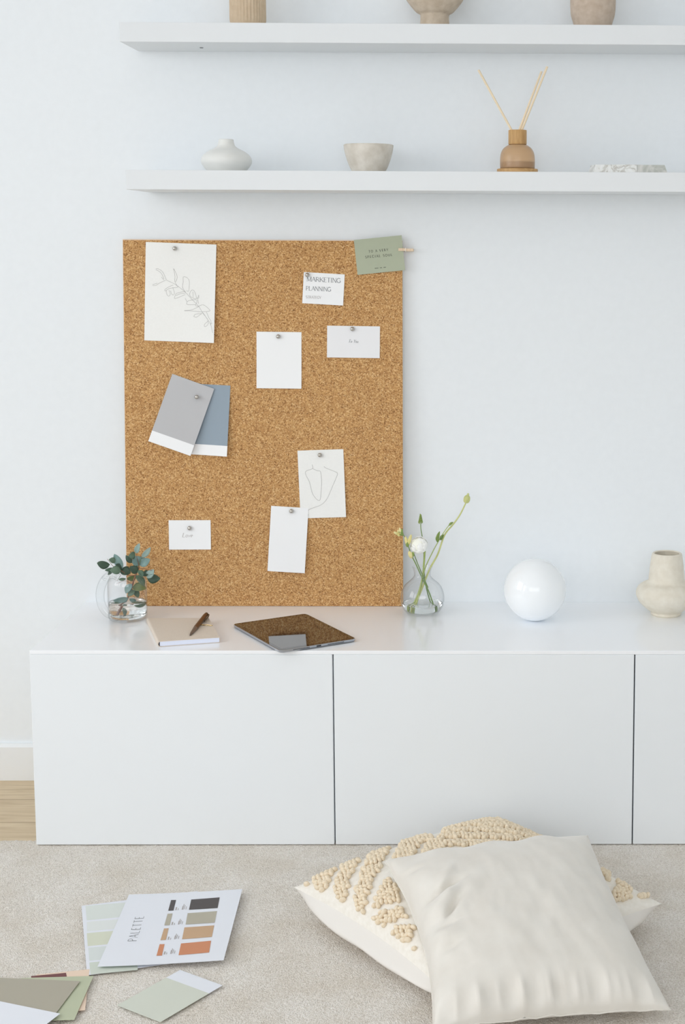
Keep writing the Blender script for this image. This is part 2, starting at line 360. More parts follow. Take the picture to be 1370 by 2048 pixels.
# ------------------------------------------------------------------ lathed pots
def profile(cx, Y, zb, pts, flip=False):
    """pts: (half width px, y px) from base to top; returns world centre and metric profile"""
    c = at_y(cx, pts[0][1], Y); out = []
    for hw, y in pts:
        p = at_y(cx, y, Y); out.append((hw * mpp(p), p.z - zb))
    return (c.x, Y, zb), out
def smoothprof(pr, n=5):
    q = catmull([(a, b, 0) for a, b in pr], n); return [(max(p.x, 0), p.y) for p in q]
def pot(name, label, cat, cx, Y, zb, pts, m, thick=.004, seg=56, fn=None, depth=None, soft=True, group=None):
    c, pr = profile(cx, Y, zb, pts)
    s0 = pr[0][1]; pr = [(r, z if z > s0 + .002 else max(z, 0)) for r, z in pr]; pr[0] = (pr[0][0], 0)
    pr = smoothprof(pr) if soft else pr
    top = pr[-1]; inner = [(max(r - thick, .002), z) for r, z in pr[::-1] if z > thick * 1.5]
    full = [(0.0001, 0)] + pr + [(top[0] - thick * .5, top[1] + thick * .35)] + inner + [(0.0001, thick * 1.5)]
    b = MB(); b.lathe(c, full, seg, fn=fn)
    return tag(b.build(name, m, loc=c), label, cat, group)
ribs = lambda r, z, a: r * (1 + (.018 * math.cos(a * 34) if r > .02 and z > .008 else 0))
pot('ribbed_pot', 'ribbed sand coloured pot standing on the upper shelf', 'pot', 496, -.085, ZU, [(33, 46), (35, 43), (35.5, 36), (35.5, 10), (35.5, -20), (35, -45)], 'sand', .005, 136, ribs)
pot('footed_bowl', 'rough beige footed bowl at the middle of the upper shelf', 'bowl', 869.5, -.085, ZU, [(29, 50), (29, 46), (28.5, 34), (30, 29), (38, 24), (50, 10), (58, -2), (64, -20), (66, -35)], 'stone', .006)
pot('rounded_vase', 'greyish beige rounded vase at the right of the upper shelf', 'vase', 1185.5, -.085, ZU, [(36, 50), (40, 44), (44, 30), (45.5, 10), (45.5, -15), (42, -40), (34, -60)], 'stone2', .006)
pot('squat_vase', 'small matt white squat vase with short neck on the lower shelf', 'vase', 453.5, -.10, ZL_, [(36, 345), (42, 338), (49, 328), (50, 320), (46, 311), (36, 303), (24, 297), (17.5, 291), (15.5, 284), (15, 279.5)], 'whitecer', .003)
pot('small_bowl', 'small speckled off white stone bowl on the lower shelf', 'bowl', 737.5, -.10, ZL_, [(30, 348), (33, 343), (38, 334), (44, 318), (48, 303), (49.8, 290.5)], 'bowl', .004)
# ceramic vase on the cabinet
pc = at_z(1332, 1229, ZT); YV = pc.y
pot('ceramic_vase', 'cream ceramic vase with wide bulb and straight neck beside the globe', 'vase', 1332, YV, ZT, [(28, 1229), (31, 1226), (30.5, 1222), (40, 1216), (54, 1203), (60.5, 1189), (59, 1177), (50, 1168), (37.5, 1162), (35.5, 1150), (33, 1128), (31, 1113), (29.6, 1107)], 'cream', .005, 72)
# globe
pg = at_z(1070, 1240, ZT); g = mpp(pg); R = 62.3 * g
pcg = at_y(1070, 1191.5, pg.y); b = MB(); b.ball((pcg.x, pg.y, ZT + R - .0004), R, 64, 40)
o = thing('glass_globe', 'glossy white opal glass globe resting on the cabinet top', 'globe', (pcg.x, pg.y, ZT)); b.build('globe', 'opal', o)
# ------------------------------------------------------------------ reed diffuser
Y = -.10; cxp = 1035
c = at_y(cxp, 300, Y); cen = (c.x, Y, ZL_); zz = lambda y: at_y(cxp, y, Y).z - ZL_; s_ = mpp(at_y(cxp, 320, Y))
t = thing('reed_diffuser', 'amber glass reed diffuser with wooden collar and three reeds', 'reed diffuser', cen)
zd = zz(338)
b = MB(); b.lathe(cen, [(.001, 0), (40 * s_, 0), (41 * s_, .001), (41 * s_, zd - .001), (40 * s_, zd), (.001, zd)], 64); b.build('base_disc', 'oakdisc', t)
zb1, zb2 = zd + .0003, zz(289)
pr = smoothprof([(33.5 * s_, zb1), (34.8 * s_, zb1 + .003), (34.8 * s_, zz(318)), (33 * s_, zz(306)), (28 * s_, zz(297)), (20 * s_, zz(291)), (15 * s_, zb2)])
b = MB(); b.lathe(cen, [(.001, zb1)] + pr + [(.001, zb2)], 64); bt = b.build('bottle', 'amber', t)
b = MB(); b.lathe(cen, [(.001, zb1 + .002), (32 * s_, zb1 + .003), (33 * s_, zb1 + .005), (33 * s_, zz(324)), (.001, zz(324))], 48); b.build('liquid', 'amber_liquid', bt)
b = MB(); b.lathe(cen, [(.001, zb2), (18 * s_, zb2), (18.3 * s_, zb2 + .0006), (18.3 * s_, zz(261)), (17.8 * s_, zz(260.3)), (6 * s_, zz(260.3)), (6 * s_, zz(262)), (.001, zz(262))], 48); b.build('collar', 'oakcap', t)
for (xa, ya), (xb, yb), dy in (((1024, 262), (957, 140), .012), ((1038, 262), (1083, 143), .02), ((1043, 262), (1094.5, 133), -.008)):
    A = at_y(xa, ya, Y); B = at_y(xb, yb, Y + dy); A = A - (B - A).normalized() * .01
    b = MB(); b.tube([A, B], .0024, 10); b.build('reed', 'reed', t)
# ------------------------------------------------------------------ marble pieces
def slab(name, label, poly, z0, z1, m, top=None):
    b = MB(); n = len(poly); top = top or poly
    vs = [(x, y, z0) for x, y in poly] + [(x, y, z1) for x, y in top]
    b.add(vs, [tuple(range(n))[::-1], tuple(range(n, 2 * n))] + [(i, (i + 1) % n, (i + 1) % n + n, i + n) for i in range(n)])
    cx = sum(p[0] for p in poly) / n; cy = sum(p[1] for p in poly) / n
    return tag(b.build(name, m, loc=(cx, cy, z0), smooth=False), label, 'marble block', 'marble blocks on the lower shelf')
X = lambda px, Y=-.13: at_y(px, 340, Y).x
zt1 = at_y(1230, 330, -.13).z
slab('marble_block', 'white grey-veined marble block on the lower shelf, the left one of the pair', [(X(1177), -.10), (X(1186), -.15), (X(1272), -.15), (X(1272), -.06), (X(1190), -.06)], ZL_, zt1, 'marble', [(X(1183), -.10), (X(1190), -.146), (X(1272), -.15), (X(1272), -.06), (X(1190), -.06)])
slab('marble_block', 'plain grey marble block with slanted end on the lower shelf', [(X(1272.6), -.15), (X(1333), -.15), (X(1330), -.06), (X(1272.6), -.06)], ZL_, zt1 - .0004, 'marble2', [(X(1272.6), -.15), (X(1327), -.15), (X(1325), -.06), (X(1272.6), -.06)])
# ------------------------------------------------------------------ cork board
TH = .008
BL = at_z(254, 1212.5, ZT + .0005); BR = at_z(806, 1211.5, ZT + .0005); yb = (BL.y + BR.y) / 2
# leaning plane: bottom at yb, top back against the wall
TLp = at_y(246, 480, -.012)
bo = Vector((BL.x, yb, ZT + .0005)); ex = Vector((1, 0, 0))
top_c = Vector((BL.x, -.0125, TLp.z)); ey = (top_c - bo).normalized(); en = ex.cross(ey)      # en points to the room (-Y)
def ob(px, py, h=0):                        # pixel -> point on the board's front face
    return on_plane(px, py, bo + en * h, en)
def buv(px, py, h=0):
    p = ob(px, py, h) - bo; return p.dot(ex), p.dot(ey)
W0, _ = buv(254, 1212); W1, _ = buv(806, 1212); _, H1 = buv(246, 480)
xa0, _ = buv(246, 480); xa1, _ = buv(804.5, 480)
x_l, x_r = (W0 + xa0) / 2, (W1 + xa1) / 2
t = thing('cork_board', 'large cork board leaning against the wall on the white cabinet', 'cork board', bo)
def bq(u, v, h): return bo + ex * u + ey * v + en * h
def slabq(b, u0, u1, v0, v1, h0, h1, mi=0, ul=0, ur=0):
    vs = [bq(u0, v0, h0), bq(u1, v0, h0), bq(u1 + ur, v1, h0), bq(u0 + ul, v1, h0), bq(u0, v0, h1), bq(u1, v0, h1), bq(u1 + ur, v1, h1), bq(u0 + ul, v1, h1)]
    b.add(vs, [(0, 3, 2, 1), (4, 5, 6, 7), (0, 1, 5, 4), (1, 2, 6, 5), (2, 3, 7, 6), (3, 0, 4, 7)], mi)
b = MB(); slabq(b, W0, W1, 0, H1, -.006, 0, ul=xa0 - W0, ur=xa1 - W1); b.build('cork_face', 'cork', t, smooth=False)
b = MB(); slabq(b, W0 - .0025, W1, 0, H1 + .0025, -.0085, -.0061, ul=xa0 - W0, ur=xa1 - W1); b.build('edge_highlight', 'cork_edge', t, smooth=False)  # added pale slab, sticks out left and top as the bright edge line
# ------------------------------------------------------------------ stroke lettering
def arc(cx, cy, rx, ry, a0, a1, n=10): return [(cx + rx * math.cos(math.radians(a0 + (a1 - a0) * i / n)), cy + ry * math.sin(math.radians(a0 + (a1 - a0) * i / n))) for i in range(n + 1)]
GL = {
 'A': (.80, [([(.03, 0), (.40, 1)], .5), ([(.40, 1), (.77, 0)], 1), ([(.16, .36), (.63, .36)], .5)]),
 'C': (.82, [(arc(.45, .5, .4, .5, 45, 315, 16), 1)]),
 'E': (.66, [([(.12, 0), (.12, 1)], 1), ([(.12, 1), (.6, 1)], .5), ([(.12, .52), (.5, .52)], .5), ([(.12, 0), (.62, 0)], .5)]),
 'G': (.88, [(arc(.45, .5, .4, .5, 45, 320, 16), 1), ([(.78, .45), (.78, .1)], 1), ([(.55, .45), (.82, .45)], .5)]),
 'I': (.34, [([(.17, 0), (.17, 1)], 1)]),
 'K': (.82, [([(.12, 0), (.12, 1)], 1), ([(.7, 1), (.14, .42)], .5), ([(.3, .6), (.78, 0)], 1)]),
 'L': (.66, [([(.12, 0), (.12, 1)], 1), ([(.12, 0), (.62, 0)], .5)]),
 'M': (1.02, [([(.12, 0), (.12, 1)], .5), ([(.12, 1), (.5, .05)], 1), ([(.5, .05), (.88, 1)], .5), ([(.88, 1), (.88, 0)], 1)]),
 'N': (.86, [([(.12, 0), (.12, 1)], .5), ([(.12, 1), (.74, 0)], 1), ([(.74, 0), (.74, 1)], .5)]),
 'O': (.92, [(arc(.46, .5, .41, .5, 0, 360, 22), .85)]),
 'P': (.68, [([(.12, 0), (.12, 1)], 1), ([(.12, 1)] + arc(.34, .75, .28, .25, 90, -90, 8) + [(.12, .5)], .6)]),
 'R': (.78, [([(.12, 0), (.12, 1)], 1), ([(.12, 1)] + arc(.34, .75, .28, .25, 90, -90, 8) + [(.12, .5)], .6), ([(.36, .5), (.74, 0)], 1)]),
 'S': (.62, [(arc(.31, .75, .22, .25, 40, 270, 10) + arc(.31, .25, .24, .25, 90, -140, 10), .9)]),
 'T': (.74, [([(.37, 0), (.37, 1)], 1), ([(.03, 1), (.71, 1)], .5)]),
 'U': (.84, [([(.12, 1)] + arc(.42, .3, .3, .3, 180, 360, 10) + [(.72, 1)], .8)]),
 'V': (.80, [([(.03, 1), (.40, 0)], 1), ([(.40, 0), (.77, 1)], .5)]),
 'Y': (.76, [([(.03, 1), (.38, .48)], 1), ([(.38, .48), (.73, 1)], .5), ([(.38, .48), (.38, 0)], 1)]),
 'o': (.50, [(arc(.25, .26, .19, .26, 0, 360, 14), .7)]),
 'u': (.54, [([(.08, .52)] + arc(.25, .16, .17, .16, 180, 360, 8) + [(.42, .52)], .7), ([(.42, .52), (.42, .08), (.52, 0)], .7)]),
 'v': (.48, [([(.05, .52), (.22, 0), (.42, .52)], .7)]),
 'e': (.50, [([(.08, .28), (.42, .3)] + arc(.25, .28, .18, .24, 0, 310, 12), .7)]),
 ' ': (.42, []), }
def ribbon(b, pts, w, P, h, mi):
    """flat ribbon through 2-D pts with half width w; P maps (u,v,h) to a point"""
    n = len(pts)
    if n < 2: return
    L = []; Rr = []
    for i in range(n):
        a = pts[max(i - 1, 0)]; c = pts[min(i + 1, n - 1)]; dx, dy = c[0] - a[0], c[1] - a[1]; l = math.hypot(dx, dy) or 1
        nx, ny = -dy / l * w, dx / l * w; L.append(P(pts[i][0] + nx, pts[i][1] + ny, h)); Rr.append(P(pts[i][0] - nx, pts[i][1] - ny, h))
    b.add(L + Rr, [(i, n + i, n + i + 1, i + 1) for i in range(n - 1)], mi)
def text(b, s, p0, p1, hgt, P, h, mi, w=.055, serif=True, slant=0, track=0):
    """lettering from p0 to p1 (baseline ends, 2-D) with cap height hgt"""
    tot = sum(GL[c][0] + track for c in s) - track
    dx, dy = p1[0] - p0[0], p1[1] - p0[1]; l = math.hypot(dx, dy); ux, uy = dx / l, dy / l; k = l / tot; x = 0
    for c in s:
        adv, st = GL[c]
        def T(q): X = (x + q[0]) * k + q[1] * hgt * slant; Y_ = q[1] * hgt; return (p0[0] + ux * X - uy * Y_, p0[1] + uy * X + ux * Y_)
        for pl, wt in st:
            ribbon(b, [T(q) for q in pl], w * hgt * wt, P, h, mi)
            if serif:
                for e in (pl[0], pl[-1]):
                    if (e[1] < .01 or e[1] > .99) and abs(pl[0][1] - pl[-1][1]) > .5: ribbon(b, [T((e[0] - .11, e[1])), T((e[0] + .11, e[1]))], w * hgt * .4, P, h, mi)
        x += adv + track
# ------------------------------------------------------------------ papers on the board
class Sheet:
    lift = .0004
    """A thin sheet on a plane (o, ex, ey, en). px corners TL,TR,BR,BL on that plane give its real place, size and turn."""
    def __init__(s, corners, to_uv, q, h0, bend=lambda a, b: 0, thick=.0003):
        c = [to_uv(*p) for p in corners]; s.c = c; s.q = q; s.uv = to_uv; s.h0 = h0; s.bend = bend; s.th = thick
        top = Vector(c[1]) - Vector(c[0]); bot = Vector(c[2]) - Vector(c[3]); lf = Vector(c[0]) - Vector(c[3]); rg = Vector(c[1]) - Vector(c[2])
        s.e1 = (top + bot).normalized(); s.e2 = Vector((-s.e1.y, s.e1.x)); s.w = (top.length + bot.length) / 2; s.h = (lf.length + rg.length) / 2
        s.cen = sum((Vector(x) for x in c), Vector((0, 0))) / 4
    def loc(s, px, py): d = Vector(s.uv(px, py)) - s.cen; return d.dot(s.e1), d.dot(s.e2)
    def P(s, a, b, h=0):
        z = s.bend(a / s.w + .5, b / s.h + .5); p = s.cen + s.e1 * a + s.e2 * b; return s.q(p.x, p.y, s.h0 + z + h)
    def mesh(s, b, vsplit=(), nx=8, ny=10):
        """vsplit: (v fraction from bottom, material index below it)"""
        vs = sorted({i / ny for i in range(ny + 1)} | {v for v, _ in vsplit}); n = nx + 1; pts = []
        for h in (s.th, 0):
            for v in vs:
                for i in range(n): pts.append(s.P((i / nx - .5) * s.w, (v - .5) * s.h, h))
        K = n * len(vs)
        for j in range(len(vs) - 1):
            mi = 0
            for v, k in sorted(vsplit):
                if vs[j] < v - 1e-6: mi = k; break
            s_f = [(j * n + i, j * n + i + 1, (j + 1) * n + i + 1, (j + 1) * n + i) for i in range(nx)]
            o = len(b.v) if j == 0 else o
            if j == 0: b.v += [tuple(p) for p in pts]
            for f in s_f: b.f.append(tuple(o + i for i in f)); b.m.append(mi); b.f.append(tuple(o + K + i for i in f[::-1])); b.m.append(mi)
            for a in (j * n, j * n + nx): b.f.append((o + a, o + a + n, o + K + a + n, o + K + a)); b.m.append(mi)
        for r in (0, (len(vs) - 1) * n):
            for i in range(nx): b.f.append((o + r + i, o + r + i + 1, o + K + r + i + 1, o + K + r + i)); b.m.append(0)
    def text(s, b, txt, p0, p1, hpx, mi, hm=None, **k):
        a = s.loc(*p0); c = s.loc(*p1); m_ = math.hypot(c[0] - a[0], c[1] - a[1]) / math.hypot(p1[0] - p0[0], p1[1] - p0[1])
        text(b, txt, a, c, hm or hpx * m_, s.P, s.th + .0003, mi, **k)
    def line(s, b, pts, w, mi, sm=True):
        q = [s.loc(*p) for p in pts]
        if sm and len(q) > 2: q = [(p.x, p.y) for p in catmull([(a, c, 0) for a, c in q], 5)]
        ribbon(b, q, w, s.P, s.th + .0003, mi)
    def fin(s, b, name, mats, label, cat, group=None): return tag(b.build(name, mats, loc=s.P(0, 0, 0), smooth=True, angle=30), label, cat, group)
bend_r = lambda k: (lambda a, v: k * max(0, a - .3) ** 2 * 2 * (1.2 - v))
bend_b = lambda k: (lambda a, v: k * (1 - v) ** 2)
def cpx(o, sc): return lambda pts: [(o[0] + x / sc, o[1] + y / sc) for x, y in pts]
# sketch of a leafy branch
s = Sheet([(291.5, 484), (433.5, 489), (429, 686), (289, 680.5)], buv, bq, .0006, lambda a, v: .009 * (1 - v) * max(0, a - .1) ** 2 + .002 * max(0, a - .5))
b = MB(); s.mesh(b)
f = cpx((290, 520), 9.133)
for pl in ([(400, 370), (570, 455), (740, 590), (870, 725), (990, 850), (1060, 960), (1160, 1090), (1215, 1190), (1250, 1330)],
           [(200, 160), (250, 165), (330, 225), (395, 370)], [(200, 175), (270, 215), (310, 260), (350, 350)], [(300, 310), (345, 365)],
           [(380, 370), (270, 420), (200, 465), (140, 465)], [(140, 450), (230, 425)], [(520, 155), (540, 230), (550, 300), (550, 400), (590, 470)],
           [(530, 160), (585, 280), (585, 350), (560, 400)], [(520, 455), (440, 490), (370, 535), (375, 565), (450, 520), (600, 495), (570, 455)],
           [(390, 560), (400, 620), (430, 660), (460, 640), (460, 600), (440, 550)], [(470, 560), (490, 620), (520, 640), (540, 600), (510, 500)],
           [(745, 590), (690, 500), (700, 400), (705, 310), (780, 330), (815, 400), (810, 500), (800, 570), (760, 560)],
           [(740, 570), (590, 605), (560, 640), (540, 700), (600, 690), (740, 630)], [(740, 605), (640, 620), (570, 650)],
           [(870, 690), (830, 660), (825, 600), (860, 550), (900, 560), (935, 640), (940, 710), (870, 690)], [(880, 580), (885, 680)],
           [(870, 730), (790, 750), (765, 790), (790, 815), (930, 815)], [(870, 725), (950, 730), (950, 780), (930, 830), (990, 850)],
           [(990, 640), (970, 700), (985, 800)], [(945, 700), (990, 690), (985, 640)], [(740, 700), (770, 760)],
           [(1000, 850), (1010, 830), (1090, 825), (1190, 910), (1180, 935), (1050, 945)], [(990, 850), (860, 910), (720, 925), (850, 930), (1050, 950)],
           [(1060, 965), (1000, 1010), (940, 1045), (890, 1025)], [(1040, 980), (930, 990), (900, 1025)], [(1070, 965), (1150, 1080)],
           [(1130, 945), (1180, 1060), (1215, 1110), (1215, 1190)], [(1160, 1120), (1100, 1170), (1100, 1215), (1140, 1200), (1170, 1150), (1150, 1100)], [(1200, 1165), (1240, 1150)]):
    s.line(b, f(pl), .00028, 1)
s.fin(b, 'sketch_sheet', ['paper_cream', 'pencil'], 'large white sheet with a pencil sketch of a leafy branch, pinned at the top left', 'drawing')
# marketing card
s = Sheet([(607.5, 544), (689, 549), (687, 611), (605, 606.5)], buv, bq, .0006, bend_b(.003)); b = MB(); s.mesh(b)
s.text(b, 'MARKETING', (613.2, 562.2), (681.8, 565.6), 8.6, 1, w=.06); s.text(b, 'PLANNING', (611.8, 580.3), (662.3, 582.8), 8, 1, w=.06); s.text(b, 'STRATEGY', (612, 596.2), (642.8, 597.5), 4.8, 2, w=.07)
s.fin(b, 'printed_card', ['paper', 'ink', 'ink_light'], 'white card printed MARKETING PLANNING STRATEGY on the cork board', 'card')
# to you card
s = Sheet([(654.5, 651), (760, 653), (759.5, 716), (654, 715)], buv, bq, .0006, bend_b(.002)); b = MB(); s.mesh(b)
s.text(b, 'To', (696.3, 685), (704, 685.1), 6, 1, serif=False, slant=.3, w=.06); s.text(b, 'You', (706.5, 685.1), (716.5, 685.5), 6, 1, serif=False, slant=.3, w=.06)
s.fin(b, 'printed_card', ['card_grey_white', 'ink'], 'pale card reading To You in small script', 'card')
# blank card
s = Sheet([(513, 663.5), (602.7, 664), (603.5, 777.5), (513.5, 776)], buv, bq, .0006, bend_b(.002)); b = MB(); s.mesh(b)
s.fin(b, 'blank_card', ['paper'], 'blank white portrait card at the middle of the cork board', 'card')
# swatches
s = Sheet([(373, 779.5), (461, 784), (454.9, 912.3), (367.7, 907.5)], buv, bq, .0008, lambda a, v: .010 * (1 - v) * a ** 1.5); b = MB(); s.mesh(b, [(.165, 1), (1.1, 0)])
s.fin(b, 'colour_swatch', ['sw_blue', 'paper'], 'blue grey paint swatch with white strip, pinned behind the grey one', 'colour swatch')
s = Sheet([(341.7, 760.1), (425.5, 789.7), (383.3, 910.4), (298.8, 880.6)], buv, bq, .0105, lambda a, v: .004 * (1 - v) - .008 * v * (1 - a * .3)); b = MB(); s.mesh(b, [(.175, 1), (1.1, 0)])
s.fin(b, 'colour_swatch', ['sw_grey', 'paper'], 'light grey paint swatch with white strip, pinned askew on cork', 'colour swatch')
# fruit drawing and envelope
s = Sheet([(595.7, 901), (687, 898.4), (692.2, 1033.3), (600.5, 1037)], buv, bq, .0006, lambda a, v: .004 * (1 - v) * a); b = MB(); s.mesh(b)
f = cpx((500, 880), 5.708)
for pl in ([(710, 280), (715, 325), (640, 355), (640, 400), (680, 480), (720, 620), (795, 690), (815, 560), (818, 450), (805, 360), (770, 350), (715, 325)],
           [(845, 300), (870, 320), (960, 355), (1000, 380), (985, 430), (930, 560), (880, 670), (810, 740), (675, 795), (665, 860)]): s.line(b, f(pl), .00032, 1)
s.fin(b, 'sketch_card', ['paper_cream', 'pencil'], 'white card with a faint line drawing of a pepper shape', 'drawing')
s = Sheet([(543, 1011.4), (618, 1016), (609.7, 1145.2), (535.7, 1140.5)], buv, bq, .0050, lambda a, v: .003 * (1 - v) - .003 * v); b = MB(); s.mesh(b)
s.fin(b, 'blank_sheet', ['paper'], 'blank white narrow sheet overlapping the pepper drawing', 'sheet of paper')
s = Sheet([(338, 1040.5), (421, 1040), (422.5, 1098.7), (338, 1098.7)], buv, bq, .0006, bend_b(.002)); b = MB(); s.mesh(b)
s.text(b, 'Love', (364, 1074), (385.5, 1074), 8.5, 1, serif=False, slant=.3, w=.05)
s.fin(b, 'printed_card', ['paper', 'ink_light'], 'small white card reading Love near the bottom of the cork board', 'card')
s = Sheet([(707.7, 480), (803.7, 470.7), (810.4, 540.2), (715.3, 550)], buv, bq, .0012, lambda a, v: .003 * a); b = MB(); s.mesh(b)
s.text(b, 'TO A VERY', (737.6, 505.4), (776.8, 501.7), 4.6, 1, w=.075, track=.35); s.text(b, 'SPECIAL SOUL', (731, 516.6), (785, 511.8), 4.6, 1, w=.075, track=.35)
for i in range(9):
    if i not in (3, 6): a = 750 + i * 2.5; s.line(b, [(a, 536.8 - i * .27), (a + 1.9, 536.6 - i * .27)], .0006, 1, False)
s.fin(b, 'greeting_card', ['green_card', 'ink_dark'], 'sage green card reading TO A VERY SPECIAL SOUL at the board corner', 'card')
# clothes peg
pp = ob(812, 499.5, .003); sc = mpp(pp); t = thing('clothes_peg', 'tiny wooden clothes peg clipping the sage green card', 'clothes peg', pp)
for sgn, h0 in ((1, .0048), (-1, -.0128)):
    b = MB(); u, v = (pp - bo).dot(ex), (pp - bo).dot(ey)
    for x0, x1, ta, tb in ((-.016, -.003, .0028, .0032), (-.003, .001, .0026, .0026), (.001, .016, .0032, .0024)):
        if sgn > 0: slabq(b, u + x0, u + x1, v - ta, v + tb, h0 - (0 if x0 < 0 else .002), h0 + .003)
        else: slabq(b, u + x0, u + x1, v - ta, v + tb, h0, h0 + .003 + (0 if x0 < 0 else .002))
    b.build('peg_arm', 'peg', t, smooth=False)
b = MB(); b.tube([bq(u - .001, v - .0045, -.003), bq(u - .001, v + .0045, -.003)], .0017, 12); b.tube([bq(u - .001, v + .004, -.003), bq(u - .001, v + .004, .0078), bq(u - .001, v - .003, .0082)], .0004, 6); b.build('spring', 'steel', t)
# push pins
def pin(px, py, h, label):
    p = ob(px, py, h); u, v = (p - bo).dot(ex), (p - bo).dot(ey); b = MB(); r = .0048
    vs = []; prof = [(.0001, h + .0001), (r * .55, h + .0001), (r * .8, h + .0008), (r, h + .0028), (r * .97, h + .0042), (r * .78, h + .0058), (r * .45, h + .0069), (.0001, h + .0072)]
    seg = 28
    for rr, hh in prof: vs += [bq(u + rr * math.cos(2 * PI * k / seg), v + rr * math.sin(2 * PI * k / seg), hh) for k in range(seg)]
    b.add(vs, [(i * seg + k, i * seg + (k + 1) % seg, (i + 1) * seg + (k + 1) % seg, (i + 1) * seg + k) for i in range(len(prof) - 1) for k in range(seg)])
    return b, p
PINS = [(350, 497, .0012, 'silver push pin holding the large branch sketch'), (615, 550, .0014, 'silver push pin at the corner of the MARKETING card'),
        (557, 673, .0012, 'silver push pin at the top of the blank portrait card'), (705, 658, .0012, 'silver push pin above the words To You'),
        (394, 794, .0085, 'silver push pin through the grey paint swatch'), (640, 910, .0012, 'silver push pin holding the pepper drawing'),
        (583, 1022, .0032, 'silver push pin holding the blank narrow sheet'), (379.5, 1056, .0014, 'silver push pin above the word Love')]
for px, py, h, lb in PINS:
    t = thing('push_pin', lb, 'push pin', ob(px, py, h), 'silver push pins on the cork board')
    b, p = pin(px, py, h, lb); b.build('pin_head', 'steel', t, angle=60)
    uu, vv = (p - bo).dot(ex), (p - bo).dot(ey); b = MB(); b.tube([bq(uu, vv, h + .0005), bq(uu, vv, -.004)], .0005, 6); b.build('needle', 'steel', t)
# ------------------------------------------------------------------ tablet
c4 = [at_z(*q, ZT + .0065) for q in ((467.4, 1249), (609.4, 1226.6), (709, 1275.8), (562.8, 1302.8))]
cen = sum(c4, Vector()) / 4; a1 = ((c4[2] - c4[1]) + (c4[3] - c4[0])) / 2; a2 = ((c4[1] - c4[0]) + (c4[2] - c4[3])) / 2
L1, L2 = a1.length, a2.length; e1 = a1.normalized(); e2 = Vector((-e1.y, e1.x, 0)); L2 = abs(a2.dot(e2))
def rrect(hw, hh, r, n=8):
    o = []
    for cx, cy, a in ((hw - r, hh - r, 0), (-hw + r, hh - r, 90), (-hw + r, -hh + r, 180), (hw - r, -hh + r, 270)):
        o += [(cx + r * math.cos(math.radians(a + 90 * i / n)), cy + r * math.sin(math.radians(a + 90 * i / n))) for i in range(n + 1)]
    return o
TP = lambda a, b_, z: cen + e1 * a + e2 * b_ + Vector((0, 0, z - cen.z))
def rslab(b, rings, mi=0):
    n = len(rings[0][0]); vs = []
    for pts, z in rings: vs += [TP(x, y, z) for x, y in pts]
    fs = [(i * n + k, i * n + (k + 1) % n, (i + 1) * n + (k + 1) % n, (i + 1) * n + k) for i in range(len(rings) - 1) for k in range(n)]
    fs.append(tuple(range(n))[::-1]); fs.append(tuple(range((len(rings) - 1) * n, len(rings) * n))); b.add(vs, fs, mi)
t = thing('tablet', 'dark tablet computer with silver edge lying on the cabinet top', 'tablet', (cen.x, cen.y, ZT))
h1, h2 = L1 / 2 + .001, L2 / 2 + .001
b = MB(); rslab(b, [(rrect(h1 - .003, h2 - .003, .008), ZT + .0003), (rrect(h1 - .0008, h2 - .0008, .0095), ZT + .0018), (rrect(h1, h2, .010), ZT + .0040), (rrect(h1, h2, .010), ZT + .0062), (rrect(h1 - .0006, h2 - .0006, .0096), ZT + .0066)]); tbody = b.build('body', 'alu', t)
b = MB(); rslab(b, [(rrect(h1 - .0012, h2 - .0012, .009), ZT + .0066), (rrect(h1 - .0012, h2 - .0012, .009), ZT + .0069)]); b.build('bezel', 'bezel', t, smooth=False)
b = MB(); rslab(b, [(rrect(h1 - .011, h2 - .008, .001), ZT + .00691), (rrect(h1 - .011, h2 - .008, .001), ZT + .00695)]); b.build('screen', 'screen', t, smooth=False)
# speaker grilles and port along the near right edge
def edge_bar(b, b0, b1, r): b.tube([TP(h1 + .0001, b0 + (b1 - b0) * i / 3, ZT + .0042) for i in range(4)], r, 8)
for sg in (-1, 1):
    b = MB()
    for k in range(14): edge_bar(b, sg * (.020 + k * .0026), sg * (.0214 + k * .0026), .0008)
    b.build('speaker_grille', 'port', tbody)
b = MB(); edge_bar(b, -.0045, .0045, .0014); b.build('charging_port', 'port', tbody)
# ------------------------------------------------------------------ notebook
TB = .0115
q = [at_z(*p, ZT + TB) for p in ((293.5, 1236), (417.5, 1236), (439.5, 1274.5), (316, 1283))]
t = thing('notebook', 'closed beige notebook lying beside the glass jug', 'notebook', (sum(q, Vector()) / 4).xy.to_3d() + Vector((0, 0, ZT)))
def quadbox(b, q, z0, z1, ins=(0, 0, 0, 0), mi=0):
    """q: TL TR BR BL on top; ins left,right,top,bottom fractions"""
    l, r, tp, bt = ins
    def P(a, c): A = q[0].lerp(q[1], a); B = q[3].lerp(q[2], a); return A.lerp(B, c)
    k = [P(l, tp), P(1 - r, tp), P(1 - r, 1 - bt), P(l, 1 - bt)]
    vs = [(p.x, p.y, z0) for p in k] + [(p.x, p.y, z1) for p in k]
    b.add(vs, [(0, 1, 2, 3), (7, 6, 5, 4), (0, 4, 5, 1), (1, 5, 6, 2), (2, 6, 7, 3), (3, 7, 4, 0)], mi)
b = MB()
